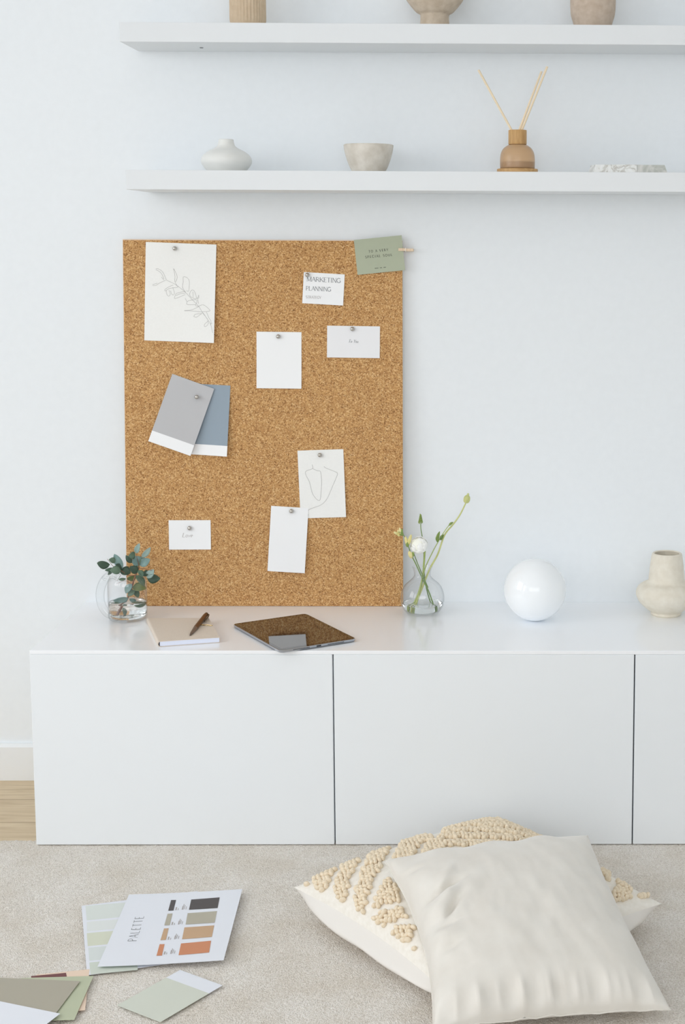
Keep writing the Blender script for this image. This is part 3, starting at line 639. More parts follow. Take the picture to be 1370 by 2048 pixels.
# soft cover wraps round the spine on the left side
n = 7; prof = [(1.0, TB)] + [(.045, TB)] + [(.02 - .028 * math.sin(PI * i / n) * 1.0, TB / 2 + TB / 2 * math.cos(PI * i / n)) for i in range(n + 1)] + [(.045, .0003)] + [(1.0, .0003)]
inner = [(a + (.012 if a < .9 else 0), z - .0009 if z > TB / 2 else z + .0009) for a, z in prof]
vs = []
for c in (0, 1):
    for a, z in prof + inner[::-1]:
        A = q[0].lerp(q[1], a) if a >= 0 else q[0] + (q[1] - q[0]) * a; B = q[3].lerp(q[2], a) if a >= 0 else q[3] + (q[2] - q[3]) * a
        p = A.lerp(B, c); vs.append((p.x, p.y, ZT + z))
k = len(prof) * 2
b.add(vs, [(i, (i + 1) % k, (i + 1) % k + k, i + k) for i in range(k)] + [(i, i + 1, k - 2 - i, k - 1 - i) for i in range(len(prof) - 1)] + [(i + k, k - 1 - i + k, k - 2 - i + k, i + 1 + k) for i in range(len(prof) - 1)])
b.build('cover', 'book', t, angle=35)
b = MB(); quadbox(b, q, ZT + .0014, ZT + TB - .0011, (.03, .008, .006, .004)); b.build('page_block', 'pages', t, smooth=False)
# ------------------------------------------------------------------ pen
zb = ZT + TB
tip = at_z(379.3, 1271.3, zb + .0016); tail = at_z(413, 1228, zb + .0068)
ln = (tail - tip).length; dr = (tail - tip).normalized()
t = thing('ballpoint_pen', 'bronze ballpoint pen with black clip lying on the beige notebook', 'pen', (tip + tail) / 2 - Vector((0, 0, .005)))
PT = lambda f_: tip + dr * (ln * f_)
b = MB(); b.tube([PT(.33), PT(.36), PT(.9), PT(.95)], [.0045, .0047, .0047, .0043], 24); b.build('barrel', 'pen', t, angle=60)
b = MB(); b.tube([PT(0), PT(.02), PT(.03), PT(.12), PT(.33)], [.0003, .0006, .0014, .0030, .0045], 20); b.build('grip', 'pen_grip', t, angle=60)
b = MB(); b.tube([PT(.95), PT(.97), PT(1)], [.0040, .0042, .0036], 16)
sidev = dr.cross(Vector((0, 0, 1))).normalized() * .0056
b.tube([PT(.985) + sidev * .4, PT(.96) + sidev * 1.1, PT(.85) + sidev * 1.45, PT(.66) + sidev * 1.3], [.0016, .0018, .0017, .0012], 10); b.build('clip', 'pen_black', t)
# golden wire loop
A = at_z(404, 1250, zb + .0006); B = at_z(425, 1251, zb + .0006)
b = MB(); b.tube(catmull([A, A.lerp(B, .3) + Vector((0, .004, 0)), B, A.lerp(B, .4) - Vector((0, .003, 0)), A], 6), .0006, 8)
b.ball(A, .0022, 12, 8); tag(b.build('wire_loop', 'gold', loc=A), 'thin golden wire loop beside the pen on the notebook', 'wire loop')
# ------------------------------------------------------------------ glass jug with eucalyptus
pj = at_z(256, 1238, ZT); YJ = pj.y; sj = mpp(pj); cj = Vector((pj.x, YJ, ZT))
zj = lambda y: at_y(256, y, YJ).z - ZT
RJ = 38.5 * sj; t = thing('glass_jug', 'clear glass jug with looped tube handle, half full of water', 'jug', cj)
g_ = .0016
outer = [(.001, .0006), (RJ - .008, .0006), (RJ - .003, .002), (RJ - .0006, .006), (RJ, .012), (RJ, zj(1170)), (RJ * .97, zj(1161)), (RJ * .88, zj(1153))]
inn = [(max(r - g_, .001), z + (.004 if z < .004 else 0)) for r, z in outer[::-1]]
b = MB(); b.lathe(cj, outer + [(outer[-1][0] - g_ / 2, outer[-1][1] + .0007)] + inn[:-1] + [(.001, .0046)], 72); b.build('body', 'glass', t, angle=80)
zw = zj(1203)
b = MB(); b.lathe(cj, [(.0005, .0050), (RJ - .011, .0050), (RJ - .0045, .0075), (RJ - .0022, .013), (RJ - .0019, zw - .0004), (RJ - .0023, zw), (.0005, zw - .0004)], 64); b.build('water', 'water', t, angle=60)
b = MB()
hp = catmull([at_y(x, y, YJ - .012) for x, y in ((238, 1156), (226, 1150), (213, 1155), (203, 1172), (200, 1192), (204, 1212), (215, 1227), (228, 1232))], 6)
for r in (.0090,): b.tube(hp, [r * (1 - .25 * abs(i / len(hp) - .5)) for i in range(len(hp))], 20)
b.build('handle', 'thick_glass', t, angle=80)
b = MB(); cr = at_y(229, 1229, YJ - RJ * .9)
b.tube([cr + Vector((math.cos(a) * 10 * sj, -.001 * math.cos(a), math.sin(a) * 11 * sj)) for a in [2 * PI * i / 24 for i in range(25)]], .0032, 12, cap=False); b.build('handle_curl', 'thick_glass', t, angle=80)
b = MB(); cr = at_y(219, 1155, YJ - .012)
b.tube([cr + Vector((math.cos(a) * 13 * sj, math.sin(a) * .010, math.sin(a) * 3 * sj)) for a in [2 * PI * i / 24 for i in range(25)]], .0022, 12, cap=False); b.build('spout_ring', 'thick_glass', t, angle=80)
eu = cpx((185, 1080), 9.786)
t = thing('eucalyptus_branch', 'eucalyptus branch with blue green leaves standing in the glass jug', 'branch', Vector((pj.x, YJ, ZT + .006)))
def leaf(a, bb, wpx, m, name='leaf', par=None, tilt=.3, cup=.15, ya=0, yb=0, Y0=None):
    """leaf blade from a to bb (px), wpx wide, on the plane of its branch with its own depth and tilt"""
    Y0 = YJ if Y0 is None else Y0
    A = at_y(*a, Y0 + ya); B = at_y(*bb, Y0 + yb); L = B - A; ln = L.length; d = L.normalized(); view = (EYE - A).normalized()
    sd = d.cross(view).normalized(); nn = sd.cross(d).normalized(); sd = (sd * math.cos(tilt) + nn * math.sin(tilt)).normalized(); nn = sd.cross(d).normalized()
    hw = wpx * mpp(A) / 2 / max(math.cos(tilt), .4); n = 10; vs = []
    for i in range(n + 1):
        f_ = i / n; w_ = hw * (math.sin(PI * min(f_ ** .85, 1)) ** .75 if 0 < f_ < 1 else .02); mid = A + d * (ln * f_) + nn * (.10 * ln * math.sin(PI * f_))
        for k_ in (-1, -.5, 0, .5, 1): vs.append(mid + sd * (w_ * k_) + nn * (abs(k_) ** 1.6 * w_ * cup * 2))
    b = MB(); vs2 = [v - nn * .0003 for v in vs]; o = len(vs)
    fs = [(i * 5 + k_, i * 5 + k_ + 1, i * 5 + k_ + 6, i * 5 + k_ + 5) for i in range(n) for k_ in range(4)]
    fs += [tuple(x + o for x in f_[::-1]) for f_ in fs]
    fs += [(i * 5, i * 5 + 5, i * 5 + 5 + o, i * 5 + o) for i in range(n)] + [(i * 5 + 4, i * 5 + 4 + o, i * 5 + 9 + o, i * 5 + 9) for i in range(n)]
    b.add(vs + vs2, fs); return b.build(name, m, par, angle=0)
LV = [((340, 480), (110, 455), 130, 'leaf_dark'), ((450, 430), (330, 385), 95, 'leaf_mid'), ((590, 560), (440, 300), 130, 'leaf_blue'), ((555, 600), (360, 600), 140, 'leaf_mid'),
      ((390, 545), (255, 590), 60, 'leaf_mid'), ((375, 560), (310, 675), 55, 'leaf_mid'), ((745, 650), (555, 600), 150, 'leaf_dark'), ((850, 260), (915, 80), 90, 'leaf_pale'),
      ((960, 345), (1120, 160), 90, 'leaf_pale'), ((835, 260), (715, 310), 115, 'leaf_mid'), ((790, 445), (665, 310), 85, 'leaf_dark'), ((905, 510), (830, 330), 190, 'leaf_blue'),
      ((925, 500), (1110, 385), 140, 'leaf_blue'), ((880, 640), (740, 530), 135, 'leaf_dark'), ((850, 690), (690, 765), 95, 'leaf_olive'), ((905, 590), (970, 720), 90, 'leaf_mid'),
      ((1090, 680), (985, 650), 110, 'leaf_dark'), ((1070, 745), (1190, 590), 120, 'leaf_pale'), ((1065, 735), (1305, 755), 150, 'leaf_dark'), ((850, 690), (1000, 895), 105, 'leaf_mid'),
      ((780, 930), (1030, 950), 140, 'leaf_olive'), ((770, 860), (660, 1030), 105, 'leaf_blue'), ((655, 760), (525, 770), 50, 'leaf_mid'), ((830, 985), (705, 1085), 95, 'leaf_mid'),
      ((800, 1000), (895, 1110), 95, 'leaf_mid'), ((700, 1140), (430, 1185), 110, 'leaf_blue'), ((720, 1160), (850, 1180), 60, 'leaf_blue'),
      ((600, 1235), (380, 1255), 70, 'leaf_mid'), ((750, 1250), (1000, 1250), 105, 'leaf_mid'), ((620, 1330), (640, 1450), 55, 'leaf_mid'), ((460, 470), (580, 600), 90, 'leaf_dark')]
for i, (a, c_, w_, m_) in enumerate(LV):
    a, c_ = eu([a, c_]); yy = (.008, -.008, .014, -.014, 0, .004)[i % 6] if i < 20 else (.006, -.006)[i % 2]
    c_ = (a[0] + (c_[0] - a[0]) * 1.1, a[1] + (c_[1] - a[1]) * 1.1); leaf(a, c_, w_ * 1.22 / 9.786, m_, par=t, tilt=(.5, -.45, .2, -.3, .6)[i % 5], ya=yy * .4, yb=yy)
def stem(pts, r, name, m, par, Y0, dy=None, conv=None, seg=10):
    pts = conv(pts) if conv else pts; dy = dy or [0] * len(pts)
    P = catmull([at_y(x, y, Y0 + d) for (x, y), d in zip(pts, dy)], 5); r = r if isinstance(r, list) else [r, r]
    b = MB(); b.tube(P, [r[0] + (r[-1] - r[0]) * i / (len(P) - 1) for i in range(len(P))], seg); return b.build(name, m, par)
stem([(540, 1440), (640, 1235), (740, 1010), (840, 700), (915, 530)], [.0021, .0013], 'stem', 'bark', t, YJ, conv=eu)
stem([(850, 690), (700, 690), (560, 600), (430, 540), (290, 370)], [.0008, .0004], 'twig', 'bark', t, YJ, conv=eu)
stem([(915, 530), (890, 420), (850, 270)], [.0008, .0004], 'twig', 'bark', t, YJ, conv=eu)
stem([(915, 550), (1050, 570), (1170, 600)], [.0007, .0004], 'twig', 'bark', t, YJ, conv=eu)
stem([(900, 520), (960, 350)], [.0006, .0004], 'twig', 'leaf_olive', t, YJ, conv=eu)
stem([(740, 1010), (690, 800), (660, 700)], [.0005, .0003], 'twig', 'bark', t, YJ, conv=eu)
stem([(780, 870), (640, 800), (480, 850)], [.0004, .0003], 'twig', 'bark', t, YJ, conv=eu)
# ------------------------------------------------------------------ round glass vase with flowers
pf = at_z(845, 1226, ZT); YF = pf.y; sf = mpp(pf); cf = Vector((pf.x, YF, ZT)); zf = lambda y: at_y(845, y, YF).z - ZT
RB = 43.7 * sf; zc_ = RB * .93
t = thing('round_glass_vase', 'round clear glass vase holding the white and green flowers', 'vase', cf)
pr = [(.001, .0005), (15 * sf, .0005)] + smoothprof([(17 * sf, .0008), (28 * sf, zf(1227)), (40 * sf, zf(1214)), (43.8 * sf, zf(1198)), (41.5 * sf, zf(1182)), (35 * sf, zf(1170)), (24 * sf, zf(1160)), (17.5 * sf, zf(1153)), (16.5 * sf, zf(1147)), (18 * sf, zf(1139)), (20.3 * sf, zf(1133.5))], 4)
inn = [(max(r - .0013, .001), z + .0010) for r, z in pr[::-1] if z > .002]
b = MB(); b.lathe(cf, pr + [(pr[-1][0] - .0004, pr[-1][1] + .0009)] + inn + [(.001, .0035)], 72); b.build('bowl', 'glass', t, angle=80)
zw = zf(1206)
wp = [(max(r - .0017, .001), z + .0012) for r, z in pr if .002 < z < zw - .003]
b = MB(); b.lathe(cf, [(.0005, .004)] + wp + [(wp[-1][0] - .0002, zw), (.0005, zw)], 64); b.build('water', 'water', t, angle=60)
fl = cpx((770, 970), 7.21)
# tall ranunculus bud
t = thing('ranunculus_bud', 'tall closed ranunculus bud leaning right out of the round vase', 'flower', cf + Vector((0, 0, .006)))
stem([(390, 1850), (470, 1650), (560, 1420), (650, 1200), (760, 1000), (860, 720), (980, 570), (1080, 430), (1165, 260)], [.0023, .0016], 'stem', 'stem_pale', t, YF, [0, 0, 0, .004, .008, .012, .016, .018, .02], fl, 12)
p = at_y(770 + 1180 / 7.21, 970 + 205 / 7.21, YF + .02); b = MB()
tv = Vector((.25, 0, 1)).normalized(); qq = tv.to_track_quat('Z', 'Y')
for k in range(6):
    a = k * PI / 3; off = qq @ Vector((math.cos(a) * .0025, math.sin(a) * .0025, 0)); b.ball(p + off, (.0052, .0052, .0085), 14, 10, q=qq)
b.ball(p + tv * .006, (.0032, .0032, .008), 12, 8, q=qq); b.build('bud', 'stem_pale', t)
# second stem with side buds
t = thing('leafy_flower_stem', 'slender green stem with small leafy side buds, right of the white bloom', 'flower stem', cf + Vector((.004, 0, .006)))
stem([(440, 1800), (500, 1520), (580, 1200), (680, 980), (760, 830), (850, 680), (930, 570)], [.0013, .0009], 'stem', 'stem', t, YF, [-.004, -.004, 0, .003, .004, .006, .01], fl)
for (a, c_, w_, m_) in (((755, 830), (790, 665), 50, 'bud_green'), ((800, 800), (845, 710), 45, 'stem_dark'), ((760, 820), (745, 730), 35, 'stem'), ((920, 590), (985, 535), 35, 'bud_green')):
    a, c_ = fl([a, c_]); leaf(a, c_, w_ / 7.21, m_, 'side_bud', t, .3, .4, .004, .008, YF)
# white ranunculus
t = thing('white_ranunculus', 'round white ranunculus bloom in the glass vase', 'flower', cf + Vector((-.004, 0, .006)))
stem([(350, 1830), (470, 1600), (540, 1350), (560, 1150), (575, 950)], [.0024, .0020], 'stem', 'stem', t, YF, [.004, .004, .002, -.002, -.006], fl, 12)
pc = at_y(770 + 490 / 7.21, 970 + 868 / 7.21, YF - .010); RFl = 17.2 * sf
ax = Vector((-.35, -.75, .55)).normalized(); q0 = ax.to_track_quat('Z', 'Y')
b = MB(); b.ball(pc, RFl * .86, 24, 16); bloom = b.build('bloom', 'petal_c', t)
for ring, (n, rad, open_, hh) in enumerate(((5, 1.0, 1.0, .95), (5, .95, .72, 1.02), (4, .88, .48, 1.04), (3, .8, .28, 1.02))):
    for k in range(n):
        a0 = 2 * PI * k / n + ring * .5; b = MB(); vs = []; nu, nv = 8, 8
        for j in range(nv + 1):
            th = math.radians(155 - (155 - 70 * open_ + 5) * j / nv); wdt = (.95 if ring == 0 else .85) * math.sin(PI * (.18 + .72 * j / nv)) ** .6 * 2 * PI / n * .62
            for i in range(nu + 1):
                ph = a0 + (i / nu - .5) * 2 * wdt; rr = RFl * rad * (1 + .03 * math.sin(i * 1.4 + k) * j / nv + (.03 * (k % 2)))
                vs.append(pc + q0 @ Vector((math.sin(th) * math.cos(ph) * rr, math.sin(th) * math.sin(ph) * rr, math.cos(th) * rr * hh)))
        b.add(vs, [(j * (nu + 1) + i, j * (nu + 1) + i + 1, (j + 1) * (nu + 1) + i + 1, (j + 1) * (nu + 1) + i) for j in range(nv) for i in range(nu)])
        ob_ = b.build('petal', 'petal', bloom, angle=0); sm = ob_.modifiers.new('thick', 'SOLIDIFY'); sm.thickness = .0005
# green spike
t = thing('green_bud_spike', 'upright green wheat-like flower spike behind the white bloom', 'flower', cf + Vector((.008, 0, .006)))
stem([(700, 1830), (600, 1500), (560, 1200), (560, 900), (520, 650), (515, 550)], [.0013, .0009], 'stem', 'stem_dark', t, YF, [.008, .008, .006, .006, .008, .01], fl)
b = MB()
for k in range(22):
    f_ = k / 21; sg = (-1, 1, 0)[k % 3]; p = at_y(770 + (513 + sg * (20 * (1 - f_) + 3)) / 7.21, 970 + (545 - f_ * 118) / 7.21, YF + .010 + (.002 if k % 2 else -.002))
    b.ball(p, (.0013, .0013, .0031 - .0010 * f_), 8, 6, q=Vector((sg * .55 * (1 - f_ * .6), 0, 1)).to_track_quat('Z', 'Y'))
b.build('bud_spike', 'bud_green', t)
# freesia
t = thing('freesia_spray', 'freesia spray with yellow green buds leaning left over the board edge', 'flower', cf + Vector((.012, 0, .006)))
stem([(730, 1830), (640, 1560), (540, 1350), (450, 1150), (380, 1010), (340, 890), (290, 760), (240, 690), (190, 680)], [.0016, .0007], 'stem', 'stem_dark', t, YF, [-.004, -.005, -.008, -.01, -.012, -.014, -.016, -.018, -.018], fl)
stem([(620, 1480), (490, 1180), (420, 1000)], [.0012, .0009], 'branchlet', 'stem_dark', t, YF, [-.004, -.006, -.008], fl)
for (a, c_, r_, m_) in (((380, 1050), (350, 960), 30, 'bud_yellow'), ((395, 1040), (410, 960), 20, 'bud_green'), ((325, 880), (295, 750), 24, 'bud_yellow'), ((330, 870), (375, 725), 26, 'bud_yellow'), ((325, 890), (320, 820), 26, 'bud_green'),
                    ((240, 720), (210, 625), 22, 'bud_yellow'), ((230, 725), (245, 640), 22, 'bud_green'), ((190, 710), (130, 680), 20, 'bud_yellow'), ((215, 730), (180, 715), 18, 'bud_yellow'), ((255, 730), (235, 660), 20, 'bud_green'), ((385, 1050), (375, 975), 24, 'bud_yellow'), ((335, 870), (350, 770), 18, 'bud_yellow'), ((200, 700), (185, 650), 15, 'bud_yellow')):
    a, c_ = fl([a, c_]); A = at_y(*a, YF - .014); B = at_y(*c_, YF - .016); d = B - A
    b = MB(); b.ball((A + B) / 2, (r_ / 7.21 * sf, r_ / 7.21 * sf, d.length * .58), 12, 10, q=d.to_track_quat('Z', 'Y')); b.build('bud', m_, t)
# ------------------------------------------------------------------ papers on the carpet
def fuv(z): return (lambda px, py: tuple(at_z(px, py, z).xy))
fq = lambda x, y, h: Vector((x, y, h))
def floor_sheet(corners, z, mats, name, label, cat, vs=(), bend=lambda a, v: 0, pre=None, group=None):
    s = Sheet(corners, fuv(z), fq, z, bend, .0004); b = MB(); s.mesh(b, vs, 16, 20)
    if pre: pre(s, b)
    return s.fin(b, name, mats, label, cat, group)
M['st1'] = mat('tint_a', (216, 222, 217), .6); M['st2'] = mat('tint_b', (222, 226, 224), .6); M['st3'] = mat('tint_c', (212, 215, 196), .6); M['st4'] = mat('tint_d', (214, 220, 218), .6); M['st5'] = mat('tint_e', (206, 213, 202), .6)
M['p_dark'] = mat('print_dark', (78, 72, 72), .6); M['p_taupe'] = mat('print_taupe', (178, 172, 155), .6); M['p_tan'] = mat('print_tan', (196, 162, 128), .6); M['p_orange'] = mat('print_orange', (204, 136, 98), .6)
def quad(s, b, pts, mi): 
    q = [s.loc(*p) for p in pts]; n = 6; vs = []
    for j in range(n + 1):
        for i in range(n + 1):
            A = Vector(q[0]).lerp(Vector(q[1]), i / n); B = Vector(q[3]).lerp(Vector(q[2]), i / n); p = A.lerp(B, j / n); vs.append(s.P(p.x, p.y, s.th + s.lift))
    b.add(vs, [(j * (n + 1) + i, (j + 1) * (n + 1) + i, (j + 1) * (n + 1) + i + 1, j * (n + 1) + i + 1) for j in range(n) for i in range(n)], mi)
def stripes(s, b):
    f = cpx((150, 1760), 3.914)
    for L_, mi in (((82, 205, 92, 318), 1), ((92, 330, 95, 405), 2), ((92, 418, 100, 520), 3), ((104, 532, 112, 635), 4), ((112, 648, 122, 742), 5)):
        x0, y0, x1, y1 = L_; quad(s, b, f([(x0, y0), (x0 + 370, y0 - 32), (x1 + 370, y1 - 36), (x1, y1)]), mi)
tl = at_z(163, 1812, .0022).xy; bl = at_z(174, 1951, .0022).xy; dv = (tl - bl).normalized(); pv = Vector((dv.y, -dv.x)) * .208
s = Sheet([(163, 1812), (345, 1797), (357, 1937), (174, 1951)], fuv(.0022), fq, .0022, thick=.0004)
s.lift = .0001; s.e1 = pv.normalized(); s.e2 = dv; s.w = .208; s.h = (tl - bl).length; s.cen = (tl + bl) / 2 + pv / 2
b = MB(); s.mesh(b); stripes(s, b); s.fin(b, 'striped_sheet', ['paper_floor', 'st1', 'st2', 'st3', 'st4', 'st5'], 'sheet of pale green tint stripes partly under the PALETTE sheet', 'sheet of paper')
def pal(s, b):
    f = cpx((150, 1760), 3.914)
    for k, (big, sm) in enumerate((([(910, 162), (1133, 151), (1117, 235), (892, 243)], [(752, 163), (791, 163), (771, 246), (730, 247)]), ([(882, 270), (1112, 260), (1094, 352), (866, 360)], [(725, 271), (763, 269), (742, 362), (699, 364)]),
                        ([(857, 383), (1090, 374), (1072, 466), (838, 478)], [(697, 388), (734, 387), (712, 480), (669, 482)]), ([(830, 512), (1066, 497), (1050, 592), (811, 606)], [(663, 514), (702, 514), (681, 606), (638, 607)]))):
        quad(s, b, f(big), k + 1); quad(s, b, f(sm), k + 1)
        ox, oy = -30 * k, 118 * k
        for (x, y0, y1) in ((792, 219, 243), (798, 219, 243), (810, 228, 243), (845, 210, 240), (855, 196, 240), (863, 205, 236), (874, 215, 238)):
            s.line(b, f([(x + ox, y0 + oy), (x + ox - (y1 - y0) * .25, y1 + oy)]), .0005, 5, False)
    s.text(b, 'PALETTE', *f([(482, 486), (541, 288)]), 17.5, 6, hm=.0150, w=.035, serif=False, track=.22)
# the palette sheet is an A4 page lying askew on the striped one
floor_sheet([(250, 1790), (477, 1783), (456, 1928), (204, 1935)], .0045, ['paper_floor', 'p_dark', 'p_taupe', 'p_tan', 'p_orange', 'ink_light', 'ink_dark'], 'palette_sheet', 'white A4 sheet titled PALETTE with four printed colour blocks', 'sheet of paper', pre=pal,
            bend=lambda a, v: .0045 * a * a + .002 * (1 - v) ** 2)
M['sage'] = mat('sage_swatch', (208, 212, 200), .55); M['taupe'] = mat('taupe_swatch', (170, 164, 148), .55); M['mint'] = mat('green_swatch', (184, 190, 162), .55)
M['peach'] = mat('peach_swatch', (232, 208, 186), .55); M['maroon'] = mat('maroon_swatch', (112, 62, 62), .55)
floor_sheet([(350, 1947), (437, 1978), (318, 2044), (233, 2010)], .0025, ['sage', 'paper_floor'], 'colour_swatch', 'pale sage swatch card with white strip lying alone on the carpet', 'colour swatch', vs=[(.85, 0), (1.1, 1)])
floor_sheet([(60, 1951), (166, 1941), (184, 2018), (72, 2031)], .0025, ['peach', 'maroon'], 'colour_swatch', 'peach and maroon swatch card at the bottom of the pile', 'colour swatch', pre=lambda s, b: quad(s, b, [(62, 1953), (132, 1946.5), (148, 2021), (74, 2029)], 1))
floor_sheet([(38, 1957), (183, 1952), (153, 2040), (0, 2044)], .0045, ['mint'], 'colour_swatch', 'green swatch card in the pile at bottom left', 'colour swatch')
floor_sheet([(-60, 1954), (163, 1962), (104, 2034), (-120, 2022)], .0065, ['taupe'], 'colour_swatch', 'large taupe swatch card on top of the green one', 'colour swatch')
floor_sheet([(-90, 1985), (109, 2026), (60, 2085), (-150, 2040)], .0085, ['paper_floor'], 'white_card', 'white card in the bottom left corner on top of the swatches', 'card')
# ------------------------------------------------------------------ cushions
def pillow_shape(u, v, pw=2.2, q=.55):
    e = (1 - abs(u) ** pw) * (1 - abs(v) ** pw); return max(e, 0) ** q
def cushion_surface(cen, e1, e2, en_, hs, top, bot, N, fn_top, fn_bot, inset=.075):
    """returns function S(u,v,side)->point; edges bow inwards between the corners"""
    def Sf(u, v, side):
        k = 1 - inset * (1 - v * v) * abs(u) ** 3; k2 = 1 - inset * (1 - u * u) * abs(v) ** 3
        h = pillow_shape(u, v) * (top if side > 0 else -bot)
        p = cen + e1 * (u * hs * k) + e2 * (v * hs * k2) + en_ * h
        f = fn_top if side > 0 else fn_bot
        return p + f(u, v) if f else p
    return Sf
def cushion_mesh(Sf, N):
    def half(side):
        b = MB(); g = [-math.cos(PI * i / N) * .5 + (2 * i / N - 1) * .5 for i in range(N + 1)]
        vs = [Sf(u, v, side) for v in g for u in g]; n = N + 1
        fs = [(j * n + i, j * n + i + 1, (j + 1) * n + i + 1, (j + 1) * n + i) for j in range(N) for i in range(N)]
        b.add(vs, fs if side > 0 else [f[::-1] for f in fs]); return b
    return half(1), half(-1)
# tufted cushion: lies flat, turned like a diamond
TLc = at_z(768, 1724, .145); TRc = at_z(1175, 1672, .150); BRc = at_z(1341, 2020, .020); BLc = at_z(866, 2062, .030)
CC = (TLc + TRc + BRc + BLc) / 4 + Vector((0, 0, .004))
f1 = ((TRc - TLc) + (BRc - BLc)).normalized(); f2 = ((TLc - BLc) + (TRc - BRc)).normalized(); f3 = f1.cross(f2).normalized()
def bil(u, v): a = (u + 1) / 2; c = (v + 1) / 2; return BLc.lerp(BRc, a).lerp(TLc.lerp(TRc, a), c)
CT = Vector((.290, -.762, .056)); ang = math.radians(45 - 6)
t1 = Vector((math.cos(ang), math.sin(ang), 0)); t2 = Vector((-math.sin(ang), math.cos(ang), 0))
HS = .233
def lid(p):
    """highest z allowed under the plain cushion lying on top"""
    d = p - CC; hu = (BRc - BLc).length / 2; hv = (TLc - BLc).length / 2
    u = d.dot(f1) / hu; v = (d.dot(f2)) / hv
    if abs(u) > 1.04 or abs(v) > 1.04: return 9
    u = max(-1, min(1, u)); v = max(-1, min(1, v)); return bil(u, v).z - .030 * pillow_shape(u, v, 2.4, .5) - .006
def T_(u, v, side):
    k = 1 - .085 * (1 - v * v) * abs(u) ** 3; k2 = 1 - .085 * (1 - u * u) * abs(v) ** 3
    sh = pillow_shape(u, v); p = CT + t1 * (u * HS * k) + t2 * (v * HS * k2)
    p.z += .010 * (u + v) / 2 - .008 * (1 - abs(u - v) / 2) * (1 if u + v < 0 else 0)
    if side > 0: p.z += .070 * sh + .0025 * sh * noise.noise((u * 5, v * 5, 2)); p.z = min(p.z, lid(p))
    else:
        zs = p.z; out = (t1 * (u ** 3) + t2 * (v ** 3)); m_ = max(abs(u), abs(v)); cor = (1 - (abs(u) * abs(v)) ** 4)
        s_ = min(sh / .62, 1); bulge = math.sin(PI * min(s_, 1)) if s_ < 1 else 0
        if out.length > 1e-4: o_ = out.normalized(); p += o_ * (bulge * (.030 if o_.y < .2 else .008) * cor)
        p.z = zs - (zs - .003) * min(1, s_ ** .8); p.z += .0012 * math.sin(26 * u + 11 * v) * bulge
        p.z = min(max(p.z, .002), lid(p) - .003)
    return p
t = thing('tufted_cushion', 'cream tufted cushion lying on the carpet against the cabinets', 'cushion', (CT.x, CT.y, 0), 'cushions on the carpet')
ta, tb = cushion_mesh(T_, 84); ta.build('front_cloth', 'canvas', t, angle=0); tb.build('back_cloth', 'back_cloth', t, angle=0)
# raised yarn loops in bands, traced on the cloth from the photograph
def c5(p): return [(570 + x / 3.186, 1640 + y / 3.186) for x, y in p]
def c6(p): return [(940 + x / 3.186, 1640 + y / 3.186) for x, y in p]
POLY = [c5(p) for p in ([(75, 365), (120, 335), (165, 340), (160, 400), (155, 480), (128, 465), (100, 410)],
    [(180, 440), (195, 370), (250, 315), (340, 250), (365, 262), (305, 350), (268, 430), (275, 540), (230, 520), (200, 465)],
    [(318, 550), (315, 450), (340, 350), (400, 250), (480, 195), (530, 200), (460, 285), (415, 380), (400, 480), (395, 600), (350, 580)],
    [(440, 600), (450, 480), (490, 340), (540, 240), (600, 165), (690, 135), (650, 220), (600, 330), (550, 410), (520, 520), (520, 665), (470, 640)],
    [(690, 245), (740, 165), (800, 110), (935, 110), (930, 140), (860, 155), (815, 245), (740, 260)],
    [(875, 245), (890, 180), (940, 135), (1010, 140), (1015, 195), (960, 245)],
    [(570, 570), (590, 480), (650, 365), (700, 420), (730, 525), (620, 550)], [(520, 640), (600, 595), (740, 565), (785, 620), (660, 665), (590, 705)],
    [(655, 730), (740, 675), (825, 690), (812, 755), (740, 795)], [(760, 840), (830, 805), (858, 905), (820, 915)])]
POLY += [c6(p) for p in ([(900, 490), (940, 395), (1025, 440), (1015, 520), (965, 585), (920, 545)], [(1045, 545), (1080, 475), (1185, 485), (1195, 555), (1070, 580)], [(830, 300), (880, 340), (890, 400), (850, 380)])]
TOPB = [(872, 1686), (900, 1640), (1000, 1620), (1110, 1640), (1110, 1690), (1085, 1692), (1000, 1697), (890, 1708), (895, 1695)]
def inside(x, y, P):
    c = False; j_ = len(P) - 1
    for i_ in range(len(P)):
        if (P[i_][1] > y) != (P[j_][1] > y) and x < (P[j_][0] - P[i_][0]) * (y - P[i_][1]) / (P[j_][1] - P[i_][1]) + P[i_][0]: c = not c
        j_ = i_
    return c
def pix(p): d = p - EYE; z = d.dot(fw); return PX + F * d.dot(rt) / z, PY - F * d.dot(up) / z
b = MB(); random.seed(3); step = .0082; NT = int(HS / step); cnt = 0
for j in range(-NT, NT + 1):
    for i in range(-NT, NT + 1):
        u = (i + (.5 if j % 2 else 0)) * step / HS; v = j * step * .92 / HS
        if abs(u) > .965 or abs(v) > .965: continue
        P0 = T_(u, v, 1); x, y = pix(P0)
        ok = any(inside(x, y, P) for P in POLY)
        if not ok and inside(x, y, TOPB): ok = ((P0.y + .10 * P0.x) % .043) < .022
        if not ok: continue
        P1 = T_(u + .02, v, 1); P2 = T_(u, v + .02, 1); nn = (P1 - P0).cross(P2 - P0).normalized()
        jit = Vector((random.uniform(-1, 1), random.uniform(-1, 1), 0)) * .0012; rr = random.uniform(.85, 1.15)
        b.ball(P0 + nn * .0032 + jit, (.0060 * rr, .0040 * rr, .0052 * rr), 9, 6, q=nn.to_track_quat('Z', 'Y') @ Matrix.Rotation(random.uniform(0, PI), 3, 'Z').to_quaternion()); cnt += 1
print('tufts', cnt)
yb_ = b.build('yarn_tufting', 'yarn', t, angle=0); yb_['kind'] = 'stuff'
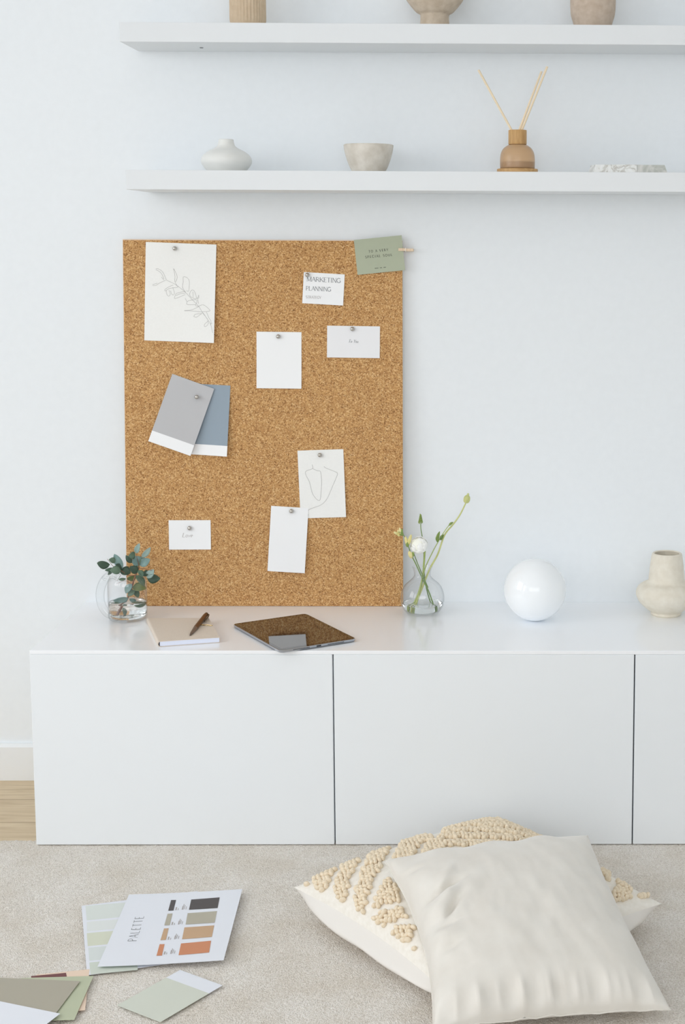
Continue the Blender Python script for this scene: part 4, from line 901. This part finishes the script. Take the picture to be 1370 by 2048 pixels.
# plain cushion: leans on the tufted one
def P_(u, v, side):
    ins = .13 if u < 0 else .065
    uu = u * (1 - ins * (1 - v * v) * abs(u) ** 3); v2 = v * (1 - .05 * (1 - u * u) * abs(v) ** 3)
    sh = pillow_shape(u, v, 2.4, .46)
    h = sh * (.074 if side > 0 else -.030)
    p = bil(uu, v2) + f3 * h
    if side > 0:
        # gathers along the lower seam, folds at the upper left corner
        sp = lambda x: 1 - 2 * abs(math.sin(x)) ** .7
        g = math.exp(-((v + .90) / .10) ** 2) * .0060 * (sp(u * 9 + 1.4 * math.sin(u * 4)) + .6 * sp(u * 17 + 1)) * (1 - abs(u) ** 6)
        g += math.exp(-((u + .84) / .13) ** 2) * .0055 * math.sin(v * 15 + 1.3 * math.sin(v * 6)) * (1 - abs(v) ** 6)
        g += math.exp(-((v - .9) / .10) ** 2) * .003 * math.sin(u * 13 + 2) + math.exp(-((u - .88) / .10) ** 2) * .003 * math.sin(v * 12)
        for cu, cv, an, wd, ln_, am in ((-.64, .26, .30, .030, .17, .015), (-.62, .04, .75, .034, .13, .016), (-.66, .15, .5, .05, .12, -.010), (-.72, -.14, .1, .03, .12, .008), (-.60, .38, .9, .05, .16, -.006), (-.74, -.36, .1, .04, .12, .006), (-.84, .62, -.2, .04, .10, .005), (-.35, .1, .9, .07, .35, .003), (.15, -.1, 1.1, .07, .4, .0022)):
            ca, sa = math.cos(an), math.sin(an); a_ = (u - cu) * ca + (v - cv) * sa; d_ = -(u - cu) * sa + (v - cv) * ca
            g -= am * math.exp(-(d_ / wd) ** 2) * math.exp(-(a_ / ln_) ** 2)
        g += .0035 * noise.noise((u * 2.2 + 5, v * 2.2, 1)) * sh + .0016 * noise.noise((u * 7 + v * 3, v * 2, 4)) * sh + .0006 * noise.noise((u * 16, v * 5, 6)) * sh
        p = p + f3 * g
    if p.z < .004: p.z = .004
    return p
t = thing('plain_cushion', 'smooth off white satin cushion leaning on the tufted one', 'cushion', (CC.x, CC.y, 0), 'cushions on the carpet')
ta, tb = cushion_mesh(P_, 110); ta.build('front_cloth', 'satin', t, angle=0); tb.build('back_cloth', 'satin', t, angle=0)
b = MB(); ring = [P_(-1, -1 + 2 * i / 30, 1) for i in range(31)] + [P_(-1 + 2 * i / 30, 1, 1) for i in range(1, 31)] + [P_(1, 1 - 2 * i / 30, 1) for i in range(1, 31)] + [P_(1 - 2 * i / 30, -1, 1) for i in range(1, 31)]
b.tube(ring, .0012, 8); b.build('seam_edge', 'satin', t)
# ------------------------------------------------------------------ look
vs_ = S.view_settings; vs_.view_transform = 'Standard'; vs_.look = 'None'; vs_.gamma = 1; vs_.use_curve_mapping = False; vs_.exposure = -0.83
S.cycles.max_bounces = 20; S.cycles.diffuse_bounces = 12; S.cycles.transparent_max_bounces = 24; S.cycles.transmission_bounces = 12
S.cycles.caustics_refractive = True; S.cycles.caustics_reflective = False
